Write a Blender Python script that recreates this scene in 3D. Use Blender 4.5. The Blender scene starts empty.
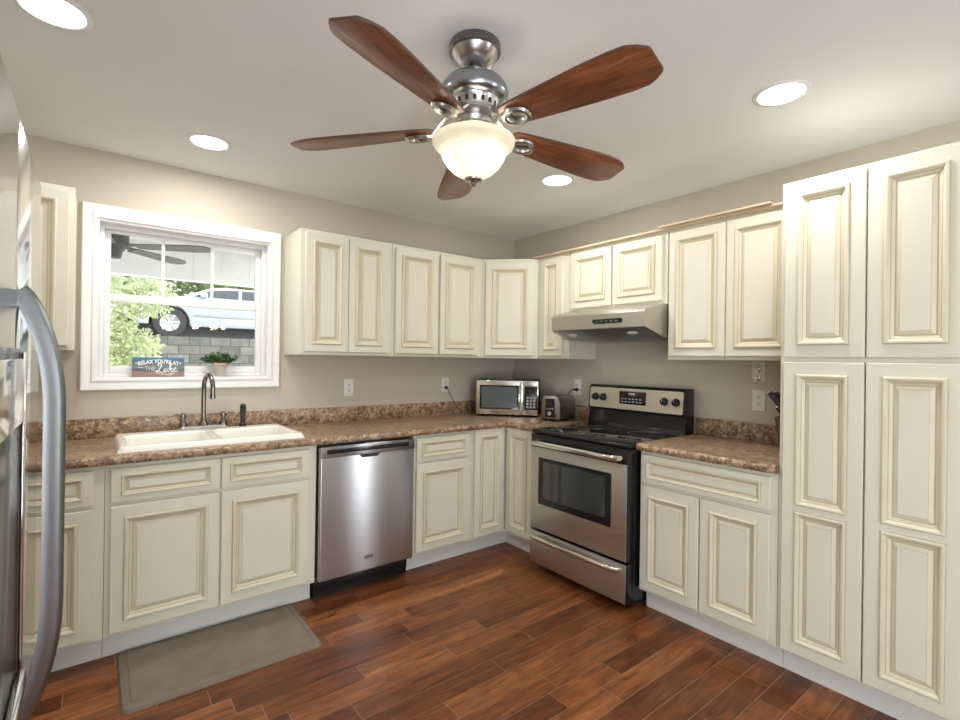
import bpy, bmesh, math, random
from mathutils import Vector, Matrix
random.seed(7)
SC = bpy.context.scene
COL = SC.collection
PI = math.pi
R = math.radians

# ------------------------------------------------------------------ camera
cd = bpy.data.cameras.new('camera'); cam = bpy.data.objects.new('camera', cd); COL.objects.link(cam)
yaw, pitch, roll = 0.66643845, 0.00103935, 0.01413716
fw = Vector((math.sin(yaw)*math.cos(pitch), math.cos(yaw)*math.cos(pitch), math.sin(pitch)))
r0 = Vector((math.cos(yaw), -math.sin(yaw), 0)); u0 = r0.cross(fw)
rr = math.cos(roll)*r0 + math.sin(roll)*u0; uu = -math.sin(roll)*r0 + math.cos(roll)*u0
cam.matrix_world = Matrix(((rr.x, uu.x, -fw.x, -2.97622), (rr.y, uu.y, -fw.y, -3.30083), (rr.z, uu.z, -fw.z, 1.35169), (0, 0, 0, 1)))
cd.sensor_width = 36; cd.lens = 492.46/960*36; cd.clip_start = .05
SC.camera = cam
# ------------------------------------------------------------------ world, sun, window daylight, added fill, exposure
W = bpy.data.worlds.new('world'); SC.world = W; W.use_nodes = True
wn = W.node_tree.nodes; wl = W.node_tree.links
sky = wn.new('ShaderNodeTexSky'); sky.sky_type = 'NISHITA'; sky.sun_disc = False
sky.sun_elevation = R(50); sky.sun_rotation = R(130)
hs = wn.new('ShaderNodeHueSaturation'); hs.inputs['Saturation'].default_value = .45
wl.new(sky.outputs[0], hs.inputs['Color']); wl.new(hs.outputs[0], wn['Background'].inputs[0]); wn['Background'].inputs[1].default_value = 0.5
sd = bpy.data.lights.new('sun', 'SUN'); sd.energy = 3.0; sd.angle = R(1.5); sd.color = (1, .95, .88)
sun = bpy.data.objects.new('sun', sd); COL.objects.link(sun)
sun.rotation_euler = Vector((-.55, .50, -.67)).to_track_quat('-Z', 'Y').to_euler()

def area(name, loc, direction, sx, sy, power, color=(1, 1, 1), spread=None):
    l = bpy.data.lights.new(name, 'AREA'); l.shape = 'RECTANGLE'; l.size = sx; l.size_y = sy
    l.energy = power; l.color = color
    if spread: l.spread = spread
    o = bpy.data.objects.new(name, l); COL.objects.link(o); o.location = loc
    o.rotation_euler = Vector(direction).to_track_quat('-Z', 'Y').to_euler()
    return o
area('daylight_rear_door', (.72, -6.52, 1.15), (0, 1, .05), .75, 1.95, 36, (.88, .94, 1))
area('fill_rear_left', (-3.36, -6.52, 1.12), (.08, 1, 0.6), .85, 1.95, 68, (.87, .94, 1))  # added fill lamp, brightens the window wall and ceiling
area('daylight_side_door', (-3.90, -4.55, 1.10), (1, 0, 0.75), 1.7, 2.0, 47, (.87, .94, 1))
VS = SC.view_settings
SC.display_settings.display_device = 'sRGB'
VS.view_transform = 'Standard'; VS.look = 'None'; VS.exposure = 0.17; VS.gamma = 1; VS.use_curve_mapping = False
SC.cycles.max_bounces = 10; SC.cycles.diffuse_bounces = 6; SC.cycles.glossy_bounces = 5
SC.cycles.transparent_max_bounces = 12; SC.cycles.sample_clamp_indirect = 6

# ------------------------------------------------------------------ materials
def mat(name, color, rough=.5, metal=0., spec=.5, **kw):
    m = bpy.data.materials.new(name); m.use_nodes = True
    b = m.node_tree.nodes['Principled BSDF']
    b.inputs['Base Color'].default_value = (*color, 1); b.inputs['Roughness'].default_value = rough
    b.inputs['Metallic'].default_value = metal; b.inputs['Specular IOR Level'].default_value = spec
    for k, v in kw.items(): b.inputs[k.replace('_', ' ')].default_value = v
    return m
def nd(m, t, **kw):
    n = m.node_tree.nodes.new(t)
    for k, v in kw.items():
        if k in n.inputs.keys() if hasattr(n.inputs, 'keys') else False: n.inputs[k].default_value = v
        else: setattr(n, k, v)
    return n
def ln(m, a, b): m.node_tree.links.new(a, b)
def bsdf(m): return m.node_tree.nodes['Principled BSDF']
def coords(m, scale=(1, 1, 1), kind='Object'):
    t = nd(m, 'ShaderNodeTexCoord'); mp = nd(m, 'ShaderNodeMapping'); mp.inputs['Scale'].default_value = scale
    ln(m, t.outputs[kind], mp.inputs['Vector']); return mp.outputs['Vector']
def noise(m, vec, scale, detail=3, rough=.5, dist=0.):
    n = nd(m, 'ShaderNodeTexNoise'); n.inputs['Scale'].default_value = scale; n.inputs['Detail'].default_value = detail
    n.inputs['Roughness'].default_value = rough; n.inputs['Distortion'].default_value = dist
    ln(m, vec, n.inputs['Vector']); return n
def ramp(m, fac, stops, interp='LINEAR'):
    r = nd(m, 'ShaderNodeValToRGB'); r.color_ramp.interpolation = interp
    while len(r.color_ramp.elements) < len(stops): r.color_ramp.elements.new(.5)
    for e, (p, c) in zip(r.color_ramp.elements, stops): e.position = p; e.color = (*c, 1)
    ln(m, fac, r.inputs['Fac']); return r
def mixc(m, fac, a, b, mode='MIX'):
    x = nd(m, 'ShaderNodeMix'); x.data_type = 'RGBA'; x.blend_type = mode
    for v, i in ((fac, 0), (a, 6), (b, 7)):
        if hasattr(v, 'links') or hasattr(v, 'is_linked'): ln(m, v, x.inputs[i])
        elif i == 0: x.inputs[0].default_value = v
        else: x.inputs[i].default_value = (*v, 1)
    return x.outputs[2]
def bump(m, h, strength=.2, dist=.01):
    b = nd(m, 'ShaderNodeBump'); b.inputs['Strength'].default_value = strength; b.inputs['Distance'].default_value = dist
    ln(m, h, b.inputs['Height']); ln(m, b.outputs[0], bsdf(m).inputs['Normal'])
def varied(name, c1, c2, scale=6, stretch=(1, 1, 1), rough=.5, metal=0, spec=.5, bmp=0, detail=4, **kw):
    m = mat(name, c1, rough, metal, spec, **kw); v = coords(m, stretch); n = noise(m, v, scale, detail)
    r = ramp(m, n.outputs['Fac'], [(.3, c1), (.7, c2)]); ln(m, r.outputs[0], bsdf(m).inputs['Base Color'])
    if bmp: bump(m, n.outputs['Fac'], bmp, .004)
    return m
M = {}
M['wall'] = varied('wall_paint', (.56, .51, .425), (.585, .535, .445), 1.2, rough=.85, spec=.2)
M['ceiling'] = varied('ceiling_paint', (.88, .895, .90), (.89, .905, .91), 1.5, rough=.9, spec=.2)
M['cream'] = varied('cream_paint', (.695, .668, .545), (.735, .712, .595), 5, (1, 1, .25), rough=.38, spec=.4)
M['cream_side'] = M['cream']
M['glaze_shade'] = varied('brown_glaze_shade', (.46, .38, .25), (.57, .49, .34), 9, rough=.45, spec=.35)  # groove pigment, also painted shadow on the moulding risers
M['antique'] = varied('antique_cream', (.665, .615, .465), (.71, .665, .52), 7, rough=.40, spec=.4)
M['seam'] = mat('dark_gap', (.10, .08, .06), .8)
M['toe'] = varied('toe_kick_paint', (.70, .69, .66), (.74, .73, .70), 4, rough=.5)
M['white'] = mat('white_trim', (.86, .855, .84), .35, spec=.45)
M['vinyl'] = mat('white_vinyl', (.84, .84, .83), .35)
M['plate'] = mat('ivory_plate', (.80, .78, .72), .35)
M['slot'] = mat('slot_dark', (.02, .02, .02), .5)
M['black'] = mat('black_enamel', (.012, .012, .013), .18, spec=.5)
M['black_matte'] = mat('black_plastic', (.02, .02, .022), .45)
M['blackglass'] = mat('black_glass', (.008, .008, .009), .04, spec=.7)
M['ovenglass'] = mat('oven_glass', (.045, .05, .048), .05, spec=.8)
M['panel_steel_lit'] = mat('panel_steel_lit', (.70, .65, .56), .42, .85)  # lighter than the range steel: paints the light a tilted panel catches
M['chrome'] = mat('chrome', (.78, .77, .75), .12, 1.)
M['sink'] = mat('sink_enamel', (.88, .86, .80), .14, spec=.6)
M['rawwood'] = varied('raw_trim_wood', (.66, .53, .38), (.74, .61, .46), 8, (1, 1, 4), rough=.6)
M['rubber'] = mat('dark_rubber', (.03, .03, .03), .7)

def stainless(name, color, rough, aniso=.86, rot=0.25):
    m = mat(name, color, rough, 1.0); b = bsdf(m)
    v = coords(m, (1.2, 1.2, 260)); n = noise(m, v, 3, 2)
    mr = nd(m, 'ShaderNodeMapRange'); mr.inputs[3].default_value = rough-.05; mr.inputs[4].default_value = rough+.07
    ln(m, n.outputs['Fac'], mr.inputs[0]); ln(m, mr.outputs[0], b.inputs['Roughness'])
    b.inputs['Anisotropic'].default_value = aniso; b.inputs['Anisotropic Rotation'].default_value = rot
    t = nd(m, 'ShaderNodeTangent'); t.direction_type = 'RADIAL'; t.axis = 'Z'; ln(m, t.outputs[0], b.inputs['Tangent'])
    return m
M['steel'] = stainless('brushed_steel', (.53, .54, .56), .32)
M['steel_range'] = stainless('brushed_steel_warm', (.60, .57, .535), .36, .55)
M['steel_dark'] = stainless('brushed_steel_dark', (.33, .33, .34), .34)
M['fridge'] = mat('polished_steel', (.80, .80, .80), .10, 1.0)
M['nickel'] = mat('brushed_nickel', (.52, .51, .50), .27, 1.0)
M['nickel_blue'] = mat('smoked_nickel', (.36, .385, .41), .24, 1.0)
M['handle_steel'] = mat('satin_handle', (.29, .31, .33), .36, 1.0)
M['nickel_dark'] = mat('dark_nickel', (.22, .22, .23), .33, 1.0)
M['faucet'] = mat('faucet_bronze_nickel', (.24, .215, .19), .22, 1.0)
M['toaster'] = mat('toaster_steel', (.36, .335, .31), .32, 1.0)

def glass_mat(name, tint=(1, 1, 1), refl=1.0):
    m = bpy.data.materials.new(name); m.use_nodes = True; nt = m.node_tree; nt.nodes.remove(nt.nodes['Principled BSDF'])
    tr = nt.nodes.new('ShaderNodeBsdfTransparent'); tr.inputs[0].default_value = (*tint, 1)
    gl = nt.nodes.new('ShaderNodeBsdfGlossy'); gl.inputs['Roughness'].default_value = .01
    fr = nt.nodes.new('ShaderNodeFresnel'); fr.inputs[0].default_value = 1.45
    mx = nt.nodes.new('ShaderNodeMixShader')
    nt.links.new(fr.outputs[0], mx.inputs[0]); nt.links.new(tr.outputs[0], mx.inputs[1]); nt.links.new(gl.outputs[0], mx.inputs[2])
    nt.links.new(mx.outputs[0], nt.nodes['Material Output'].inputs[0]); return m
M['glass'] = glass_mat('window_glass', (.97, .985, .975))
def emis(name, color, strength):
    m = mat(name, color, .4); b = bsdf(m); b.inputs['Emission Color'].default_value = (*color, 1); b.inputs['Emission Strength'].default_value = strength
    return m
M['lens'] = emis('lit_lens', (1, .98, .95), 9)
M['bulb'] = emis('lit_bulb', (1, .94, .84), 2)

M['bulb_bright'] = emis('lit_chandelier_bulb', (1, .92, .78), 26)
def m_bowl():
    m = bpy.data.materials.new('alabaster_glass'); m.use_nodes = True; nt = m.node_tree; b = bsdf(m)
    b.inputs['Base Color'].default_value = (.88, .86, .77, 1); b.inputs['Roughness'].default_value = .25
    tl = nt.nodes.new('ShaderNodeBsdfTranslucent'); tl.inputs[0].default_value = (.92, .90, .80, 1)
    mx = nt.nodes.new('ShaderNodeMixShader'); mx.inputs[0].default_value = .5
    nt.links.new(b.outputs[0], mx.inputs[1]); nt.links.new(tl.outputs[0], mx.inputs[2])
    nt.links.new(mx.outputs[0], nt.nodes['Material Output'].inputs[0]); return m
M['bowl'] = m_bowl()

def m_counter():
    m = mat('speckled_laminate', (.4, .3, .25), .30, spec=.45); v = coords(m)
    n1 = noise(m, v, 42, 5, .72, .6); n2 = noise(m, v, 13, 4, .6, 1.4); n3 = noise(m, v, 130, 2, .6)
    base = ramp(m, n1.outputs['Fac'], [(.34, (.018, .013, .011)), (.43, (.10, .060, .038)), (.50, (.29, .18, .105)), (.57, (.49, .345, .215)), (.66, (.68, .58, .45))])
    cl = ramp(m, n2.outputs['Fac'], [(.36, (.15, .09, .055)), (.50, (.35, .225, .135)), (.66, (.55, .40, .26))])
    c = mixc(m, .34, base.outputs[0], cl.outputs[0])
    sp = ramp(m, n3.outputs['Fac'], [(.34, (.0, .0, .0)), (.42, (1, 1, 1))])
    c2 = mixc(m, .75, c, sp.outputs[0], 'MULTIPLY')
    ln(m, c2, bsdf(m).inputs['Base Color']); return m
M['counter'] = m_counter()

def m_floor():
    m = mat('hardwood', (.2, .08, .04), .3, spec=.38); b = bsdf(m)
    at = nd(m, 'ShaderNodeAttribute'); at.attribute_name = 'tone'
    sep = nd(m, 'ShaderNodeSeparateColor'); ln(m, at.outputs['Color'], sep.inputs[0])
    t = nd(m, 'ShaderNodeTexCoord')
    off = nd(m, 'ShaderNodeVectorMath'); off.operation = 'MULTIPLY_ADD'; off.inputs[1].default_value = (7, 13, 0)
    ln(m, at.outputs['Color'], off.inputs[0]); ln(m, t.outputs['Object'], off.inputs[2])
    mp = nd(m, 'ShaderNodeMapping'); mp.inputs['Scale'].default_value = (1.0, 9, 1); ln(m, off.outputs[0], mp.inputs[0])
    g = noise(m, mp.outputs[0], 5, 6, .62, 1.2); g2 = noise(m, mp.outputs[0], 1.6, 3, .5, .6)
    tone = ramp(m, sep.outputs[0], [(0, (.135, .041, .013)), (.35, (.188, .061, .019)), (.7, (.248, .085, .027)), (1, (.325, .120, .040))])
    gr = ramp(m, g.outputs['Fac'], [(.28, (.45, .42, .40)), (.5, (.95, .95, .95)), (.72, (1.45, 1.4, 1.3))])
    g3 = ramp(m, g2.outputs['Fac'], [(.3, (.68, .66, .64)), (.65, (1.25, 1.25, 1.25))])
    c = mixc(m, 1.0, tone.outputs[0], gr.outputs[0], 'MULTIPLY'); c = mixc(m, 1.0, c, g3.outputs[0], 'MULTIPLY')
    kv = nd(m, 'ShaderNodeMapping'); kv.inputs['Scale'].default_value = (1, 2.2, 1); ln(m, off.outputs[0], kv.inputs[0])
    kn = noise(m, kv.outputs[0], 4.5, 5, .7, .8); kr = ramp(m, kn.outputs['Fac'], [(.30, (.36, .32, .30)), (.40, (.85, .84, .83)), (.60, (1.05, 1.05, 1.05))]); c = mixc(m, 1.0, c, kr.outputs[0], 'MULTIPLY')
    ln(m, c, b.inputs['Base Color']); bump(m, g2.outputs['Fac'], .10, .01)
    mr = nd(m, 'ShaderNodeMapRange'); mr.inputs[3].default_value = .22; mr.inputs[4].default_value = .42
    ln(m, g.outputs['Fac'], mr.inputs[0]); ln(m, mr.outputs[0], b.inputs['Roughness'])
    return m
M['floor'] = m_floor()
M['groove_glint'] = mat('plank_groove_glint', (.34, .20, .12), .4)  # pale joint colour paints the glint of plank bevels

def m_blade():
    m = mat('cherry_blade', (.2, .07, .03), .28, spec=.5); v = coords(m, (1.2, 14, 14)); n = noise(m, v, 4, 5, .6, 1.0)
    v2 = coords(m, (3, 5, 5)); n2 = noise(m, v2, 2, 3)
    a = ramp(m, n.outputs['Fac'], [(.3, (.13, .045, .020)), (.5, (.26, .088, .038)), (.7, (.38, .145, .068))])
    k = ramp(m, n2.outputs['Fac'], [(.3, (.6, .6, .6)), (.7, (1.15, 1.15, 1.15))])
    ln(m, mixc(m, 1, a.outputs[0], k.outputs[0], 'MULTIPLY'), bsdf(m).inputs['Base Color']); return m
M['blade'] = m_blade()
M['blade_edge'] = mat('blade_edge', (.09, .05, .035), .5)
M['mat'] = varied('mat_foam', (.185, .150, .112), (.235, .195, .148), 9, rough=.75, spec=.25, bmp=.5, detail=6)
M['mat_border'] = mat('mat_border', (.195, .165, .128), .7, spec=.25)
M['leaf'] = varied('leaf_green', (.03, .07, .022), (.07, .14, .04), 30, rough=.5)
M['pot'] = varied('pot_grey', (.50, .47, .43), (.62, .60, .55), 14, rough=.7)
M['twine'] = mat('pot_wrap', (.62, .42, .28), .8)
M['soil'] = mat('soil', (.05, .035, .02), .9)

# ------------------------------------------------------------------ mesh helpers
class MB:
    def __init__(s): s.bm = bmesh.new()
    def face(s, pts, mi=0, smooth=False):
        f = s.bm.faces.new([s.bm.verts.new(p) for p in pts]); f.material_index = mi; f.smooth = smooth; return f
    def box(s, x0, x1, y0, y1, z0, z1, bev=0, mi=0, seg=2, mtx=None):
        b = bmesh.new(); bmesh.ops.create_cube(b, size=1)
        for v in b.verts: v.co = Vector(((x0+x1)/2+v.co.x*(x1-x0), (y0+y1)/2+v.co.y*(y1-y0), (z0+z1)/2+v.co.z*(z1-z0)))
        if bev: bmesh.ops.bevel(b, geom=list(b.edges), offset=bev, segments=seg, profile=.5, affect='EDGES')
        s.merge(b, mi, bev > 0, mtx); return s
    def merge(s, b, mi=0, smooth=False, mtx=None):
        mp = {}
        for v in b.verts: mp[v] = s.bm.verts.new((mtx @ v.co) if mtx else v.co)
        for f in b.faces:
            try: g = s.bm.faces.new([mp[v] for v in f.verts]); g.material_index = mi; g.smooth = smooth
            except ValueError: pass
        b.free()
    def prism(s, poly, z0, z1, mi=0, bev=0, mtx=None, axis='z'):
        b = bmesh.new(); T = {'z': lambda a, c, h: (a, c, h), 'x': lambda a, c, h: (h, a, c), 'y': lambda a, c, h: (a, h, c)}[axis]
        lo = [b.verts.new(T(a, c, z0)) for a, c in poly]; hi = [b.verts.new(T(a, c, z1)) for a, c in poly]; n = len(poly)
        b.faces.new(lo[::-1]); b.faces.new(hi)
        for i in range(n): b.faces.new([lo[i], lo[(i+1) % n], hi[(i+1) % n], hi[i]])
        bmesh.ops.recalc_face_normals(b, faces=b.faces)
        if bev: bmesh.ops.bevel(b, geom=list(b.edges), offset=bev, segments=2, profile=.5, affect='EDGES')
        s.merge(b, mi, bev > 0, mtx); return s
    def lathe(s, prof, seg=32, c=(0, 0, 0), mi=0, mtx=None, smooth=True):
        b = bmesh.new(); rings = []
        for r, z in prof:
            if r < 1e-6: rings.append([b.verts.new((c[0], c[1], c[2]+z))])
            else: rings.append([b.verts.new((c[0]+r*math.cos(2*PI*k/seg), c[1]+r*math.sin(2*PI*k/seg), c[2]+z)) for k in range(seg)])
        for A, B in zip(rings, rings[1:]):
            for k in range(seg):
                a = [A[k % len(A)], A[(k+1) % len(A)], B[(k+1) % len(B)], B[k % len(B)]]
                q = []
                for v in a:
                    if v not in q: q.append(v)
                if len(q) > 2: b.faces.new(q)
        bmesh.ops.recalc_face_normals(b, faces=b.faces); s.merge(b, mi, smooth, mtx); return s
    def tube(s, pts, rad, seg=10, mi=0, sx=1, sy=1, caps=True, up=None):
        pts = [Vector(p) for p in pts]; n = len(pts); rads = rad if isinstance(rad, (list, tuple)) else [rad]*n
        b = bmesh.new(); rings = []; prev = None
        for i, p in enumerate(pts):
            t = (pts[min(i+1, n-1)]-pts[max(i-1, 0)]).normalized()
            if prev is None:
                h = Vector(up) if up else (Vector((0, 0, 1)) if abs(t.z) < .9 else Vector((1, 0, 0)))
                a = (h-t*h.dot(t)).normalized()
            else: a = (prev-t*prev.dot(t)).normalized()
            prev = a; c = t.cross(a)
            rings.append([b.verts.new(p+(a*math.cos(2*PI*k/seg)*sx+c*math.sin(2*PI*k/seg)*sy)*rads[i]) for k in range(seg)])
        for A, B in zip(rings, rings[1:]):
            for k in range(seg): b.faces.new([A[k], A[(k+1) % seg], B[(k+1) % seg], B[k]])
        if caps: b.faces.new(rings[0][::-1]); b.faces.new(rings[-1])
        bmesh.ops.recalc_face_normals(b, faces=b.faces); s.merge(b, mi, True); return s
    def build(s, name, mats, parent=None, loc=None, rot=None, sharp=35):
        me = bpy.data.meshes.new(name); s.bm.normal_update(); s.bm.to_mesh(me); s.bm.free()
        for m in (mats if isinstance(mats, (list, tuple)) else [mats]): me.materials.append(M[m] if isinstance(m, str) else m)
        o = bpy.data.objects.new(name, me); COL.objects.link(o)
        if parent: o.parent = parent
        if loc: o.location = loc
        if rot: o.rotation_euler = rot
        try: me.set_sharp_from_angle(angle=R(sharp))
        except Exception: pass
        return o
def tag(o, label=None, cat=None, group=None, kind=None):
    for k, v in (('label', label), ('category', cat), ('group', group), ('kind', kind)):
        if v: o[k] = v
    return o
def thing(name, label, cat, loc=(0, 0, 0), rz=0, group=None):
    o = bpy.data.objects.new(name, None); COL.objects.link(o); o.empty_display_size = .1
    o.location = loc; o.rotation_euler = (0, 0, rz); return tag(o, label, cat, group)
def copy_tree(o, parent=None):
    c = o.copy(); COL.objects.link(c)
    if parent: c.parent = parent
    for ch in o.children: copy_tree(ch, c)
    return c
def rrect(x0, x1, y0, y1, r, n=6):
    out = []
    for cx, cy, a in ((x1-r, y1-r, 0), (x0+r, y1-r, 90), (x0+r, y0+r, 180), (x1-r, y0+r, 270)):
        for k in range(n+1): t = R(a+90*k/n); out.append((cx+r*math.cos(t), cy+r*math.sin(t)))
    return out
def sweep(mb, path, prof, mi=0, closed=False, smooth=True):
    """prof: (offset to the left of travel, z); mitred"""
    n = len(path); rows = []
    for i in range(n):
        p = Vector(path[i]); a = Vector(path[i-1]) if (i > 0 or closed) else None; c = Vector(path[(i+1) % n]) if (i < n-1 or closed) else None
        d1 = (p-a).normalized() if a is not None else None; d2 = (c-p).normalized() if c is not None else None
        n1 = Vector((-d1.y, d1.x)) if d1 else None; n2 = Vector((-d2.y, d2.x)) if d2 else None
        if n1 is None: mv = n2
        elif n2 is None: mv = n1
        else: mv = (n1+n2); mv = mv/max(.2, mv.dot(n1))
        rows.append([mb.bm.verts.new((p.x+mv.x*o, p.y+mv.y*o, z)) for o, z in prof])
    m = len(prof)
    for i in range(n if closed else n-1):
        A = rows[i]; B = rows[(i+1) % n]
        for k in range(m-1):
            f = mb.bm.faces.new([A[k], B[k], B[k+1], A[k+1]]); f.material_index = mi; f.smooth = smooth
    if not closed:
        for rw in (rows[0], rows[-1]):
            try: f = mb.bm.faces.new(rw); f.material_index = mi
            except ValueError: pass

# ------------------------------------------------------------------ room shell
CEIL = 2.436; XL = -3.88; YR = -6.55; XE = 2.6
def structure(name, mb, mats, parent=None):
    o = mb.build(name, mats, parent); o['kind'] = 'structure'; return o
WX0, WX1, WZ0, WZ1 = -2.966, -2.093, 1.228, 2.078      # window opening
b = MB()
b.box(XL-.14, WX0, 0, .14, 0, CEIL); b.box(WX1, .14, 0, .14, 0, CEIL)
b.box(WX0, WX1, 0, .14, 0, WZ0); b.box(WX0, WX1, 0, .14, WZ1, CEIL)
structure('wall_back', b, 'wall')
structure('wall_right', MB().box(0, .14, -3.5, 0, 0, CEIL), 'wall')
structure('wall_return', MB().box(.14, XE, -3.5, -3.36, 0, CEIL), 'wall')
structure('wall_east', MB().box(XE, XE+.14, YR, -3.36, 0, CEIL), 'wall')
b = MB(); b.box(XL-.14, XL, -3.65, 0, 0, CEIL); b.box(XL-.14, XL, YR, -5.45, 0, CEIL); b.box(XL-.14, XL, -5.45, -3.65, 2.12, CEIL)
structure('wall_left', b, 'wall')
b = MB(); b.box(XL-.14, -3.82, YR-.14, YR, 0, CEIL); b.box(-2.90, .27, YR-.14, YR, 0, CEIL); b.box(1.17, XE+.14, YR-.14, YR, 0, CEIL)
b.box(-3.82, -2.90, YR-.14, YR, 2.12, CEIL); b.box(.27, 1.17, YR-.14, YR, 2.12, CEIL)
structure('wall_rear', b, 'wall')
structure('ceiling', MB().box(XL-.14, XE+.14, YR-.14, .14, CEIL, CEIL+.12), 'ceiling')
# glazing behind the camera
def glazed(name, horiz, a0, a1, z0, z1, pos, bars):
    fr = MB(); gl = MB()
    def bx(mb, u0, u1, z_0, z_1, d0, d1):
        if horiz: mb.box(u0, u1, pos+d0, pos+d1, z_0, z_1)
        else: mb.box(pos+d0, pos+d1, u0, u1, z_0, z_1)
    w = .06
    bx(fr, a0, a0+w, z0, z1, 0, .08); bx(fr, a1-w, a1, z0, z1, 0, .08); bx(fr, a0+w, a1-w, z0, z0+w, 0, .08); bx(fr, a0+w, a1-w, z1-w, z1, 0, .08)
    for q in bars: bx(fr, q-.03, q+.03, z0+w, z1-w, .01, .07)
    o = structure(name, fr, 'white'); bx(gl, a0+w, a1-w, z0+w, z1-w, .035, .04); gl.build('pane', 'glass', o)
glazed('door_1', True, .27, 1.17, 0.01, 2.12, YR-.12, [])
glazed('added_glazing', True, -3.82, -2.90, .01, 2.12, YR-.12, [])  # unseen opening, added to carry the rear fill lamp
glazed('door_2', False, -5.45, -3.65, .01, 2.12, XL-.12, [-4.55])

# floor: planks run along x, random lengths, joints with a painted bevel glint
PW = .106
b = MB(); lay = b.bm.loops.layers.color.new('tone')
y = .0; row = 0
while y > YR:
    x = XL - random.random()*.9; y0 = y-PW
    while x < XE:
        L = random.choice((.35, .5, .65, .8, .95, 1.1)) * random.uniform(.85, 1.15); x1 = x+L
        a = max(x, XL); e = min(x1, XE)
        if e-a > .01:
            tn = (random.random(), random.random(), random.random(), 1); g = .0017
            f = b.face([(a+g, y0+g, 0), (e-g, y0+g, 0), (e-g, y-g, 0), (a+g, y-g, 0)])
            for l in f.loops: l[lay] = tn
        x = x1
    y = y0
for f in [b.face([(XL-.14, YR-.14, -.0012), (XE+.14, YR-.14, -.0012), (XE+.14, .14, -.0012), (XL-.14, .14, -.0012)], 1)]: pass
b.box(XL-.14, XE+.14, YR-.14, .14, -.10, -.003, mi=1)
structure('floor', b, ['floor', 'groove_glint'])

# ------------------------------------------------------------------ kitchen window
win = bpy.data.objects.new('window_1', None); COL.objects.link(win); win['kind'] = 'structure'; win.location = ((WX0+WX1)/2, 0, WZ0)
ox, oz = win.location.x, win.location.z
def W_(mb, x0, x1, y0, y1, z0, z1, bev=0): mb.box(x0-ox, x1-ox, y0, y1, z0-oz, z1-oz, bev)
CX0, CX1, CZ0, CZ1 = -3.028, -2.032, 1.165, 2.148
# casing: mitred moulding swept round the opening in the xz plane
prof = [(0, 0), (0, -.014), (.006, -.017), (.014, -.017), (.020, -.012), (.040, -.014), (.050, -.019), (.058, -.020), (.062, -.016), (.062, 0)]
b = MB(); rows = []
for sx, sz, x, z in ((-1, -1, WX0, WZ0), (1, -1, WX1, WZ0), (1, 1, WX1, WZ1), (-1, 1, WX0, WZ1)):
    kx = (WX0-CX0)/.062 if sx < 0 else (CX1-WX1)/.062; kz = (WZ0-CZ0)/.062 if sz < 0 else (CZ1-WZ1)/.062
    rows.append([b.bm.verts.new((x+sx*o*kx-ox, yv-.0005, z+sz*o*kz-oz)) for o, yv in prof])
for i in range(4):
    A, B = rows[i], rows[(i+1) % 4]
    for k in range(len(prof)-1):
        b.bm.faces.new([A[k], B[k], B[k+1], A[k+1]])
bmesh.ops.recalc_face_normals(b.bm, faces=b.bm.faces)
b.build('casing', 'white', win)
b = MB(); jt = .012
W_(b, WX0, WX0+jt, -.002, .135, WZ0, WZ1); W_(b, WX1-jt, WX1, -.002, .135, WZ0, WZ1); W_(b, WX0+jt, WX1-jt, -.002, .135, WZ1-jt, WZ1)
b.build('jamb', 'white', win)
b = MB(); W_(b, WX0+jt, WX1-jt, -.002, .135, WZ0, WZ0+.004); b.build('sill', 'white', win)
# vinyl main frame
b = MB(); f0, f1 = .062, .132; fz0 = WZ0+.004
W_(b, WX0+jt, WX0+jt+.022, f0, f1, fz0, WZ1-jt, .003); W_(b, WX1-jt-.022, WX1-jt, f0, f1, fz0, WZ1-jt, .003)
W_(b, WX0+jt+.022, WX1-jt-.022, f0, f1, WZ1-jt-.022, WZ1-jt, .003); W_(b, WX0+jt+.022, WX1-jt-.022, f0, f1, fz0, fz0+.020, .003)
b.build('frame', 'vinyl', win)
SX0, SX1 = WX0+jt+.022, WX1-jt-.022
GX0, GX1 = -2.903, -2.158
def sash(name, y0, y1, z0, z1, gz0, gz1):
    b = MB(); W_(b, SX0, GX0, y0, y1, z0, z1, .004); W_(b, GX1, SX1, y0, y1, z0, z1, .004)
    W_(b, GX0, GX1, y0, y1, z0, gz0, .004); W_(b, GX0, GX1, y0, y1, gz1, z1, .004)
    o = b.build(name, 'vinyl', win)
    g = MB(); ym = (y0+y1)/2; W_(g, GX0, GX1, ym-.002, ym+.002, gz0, gz1); g.build('pane', 'glass', o); return o
sash('lower_sash', .068, .092, fz0+.020, 1.692, 1.294, 1.646)
us = sash('upper_sash', .098, .122, 1.650, WZ1-jt-.022, 1.694, 2.028)
for x in (-2.660, -2.405):
    b = MB(); W_(b, x-.008, x+.008, .100, .120, 1.694, 2.028); b.build('muntin', 'vinyl', us)

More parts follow.
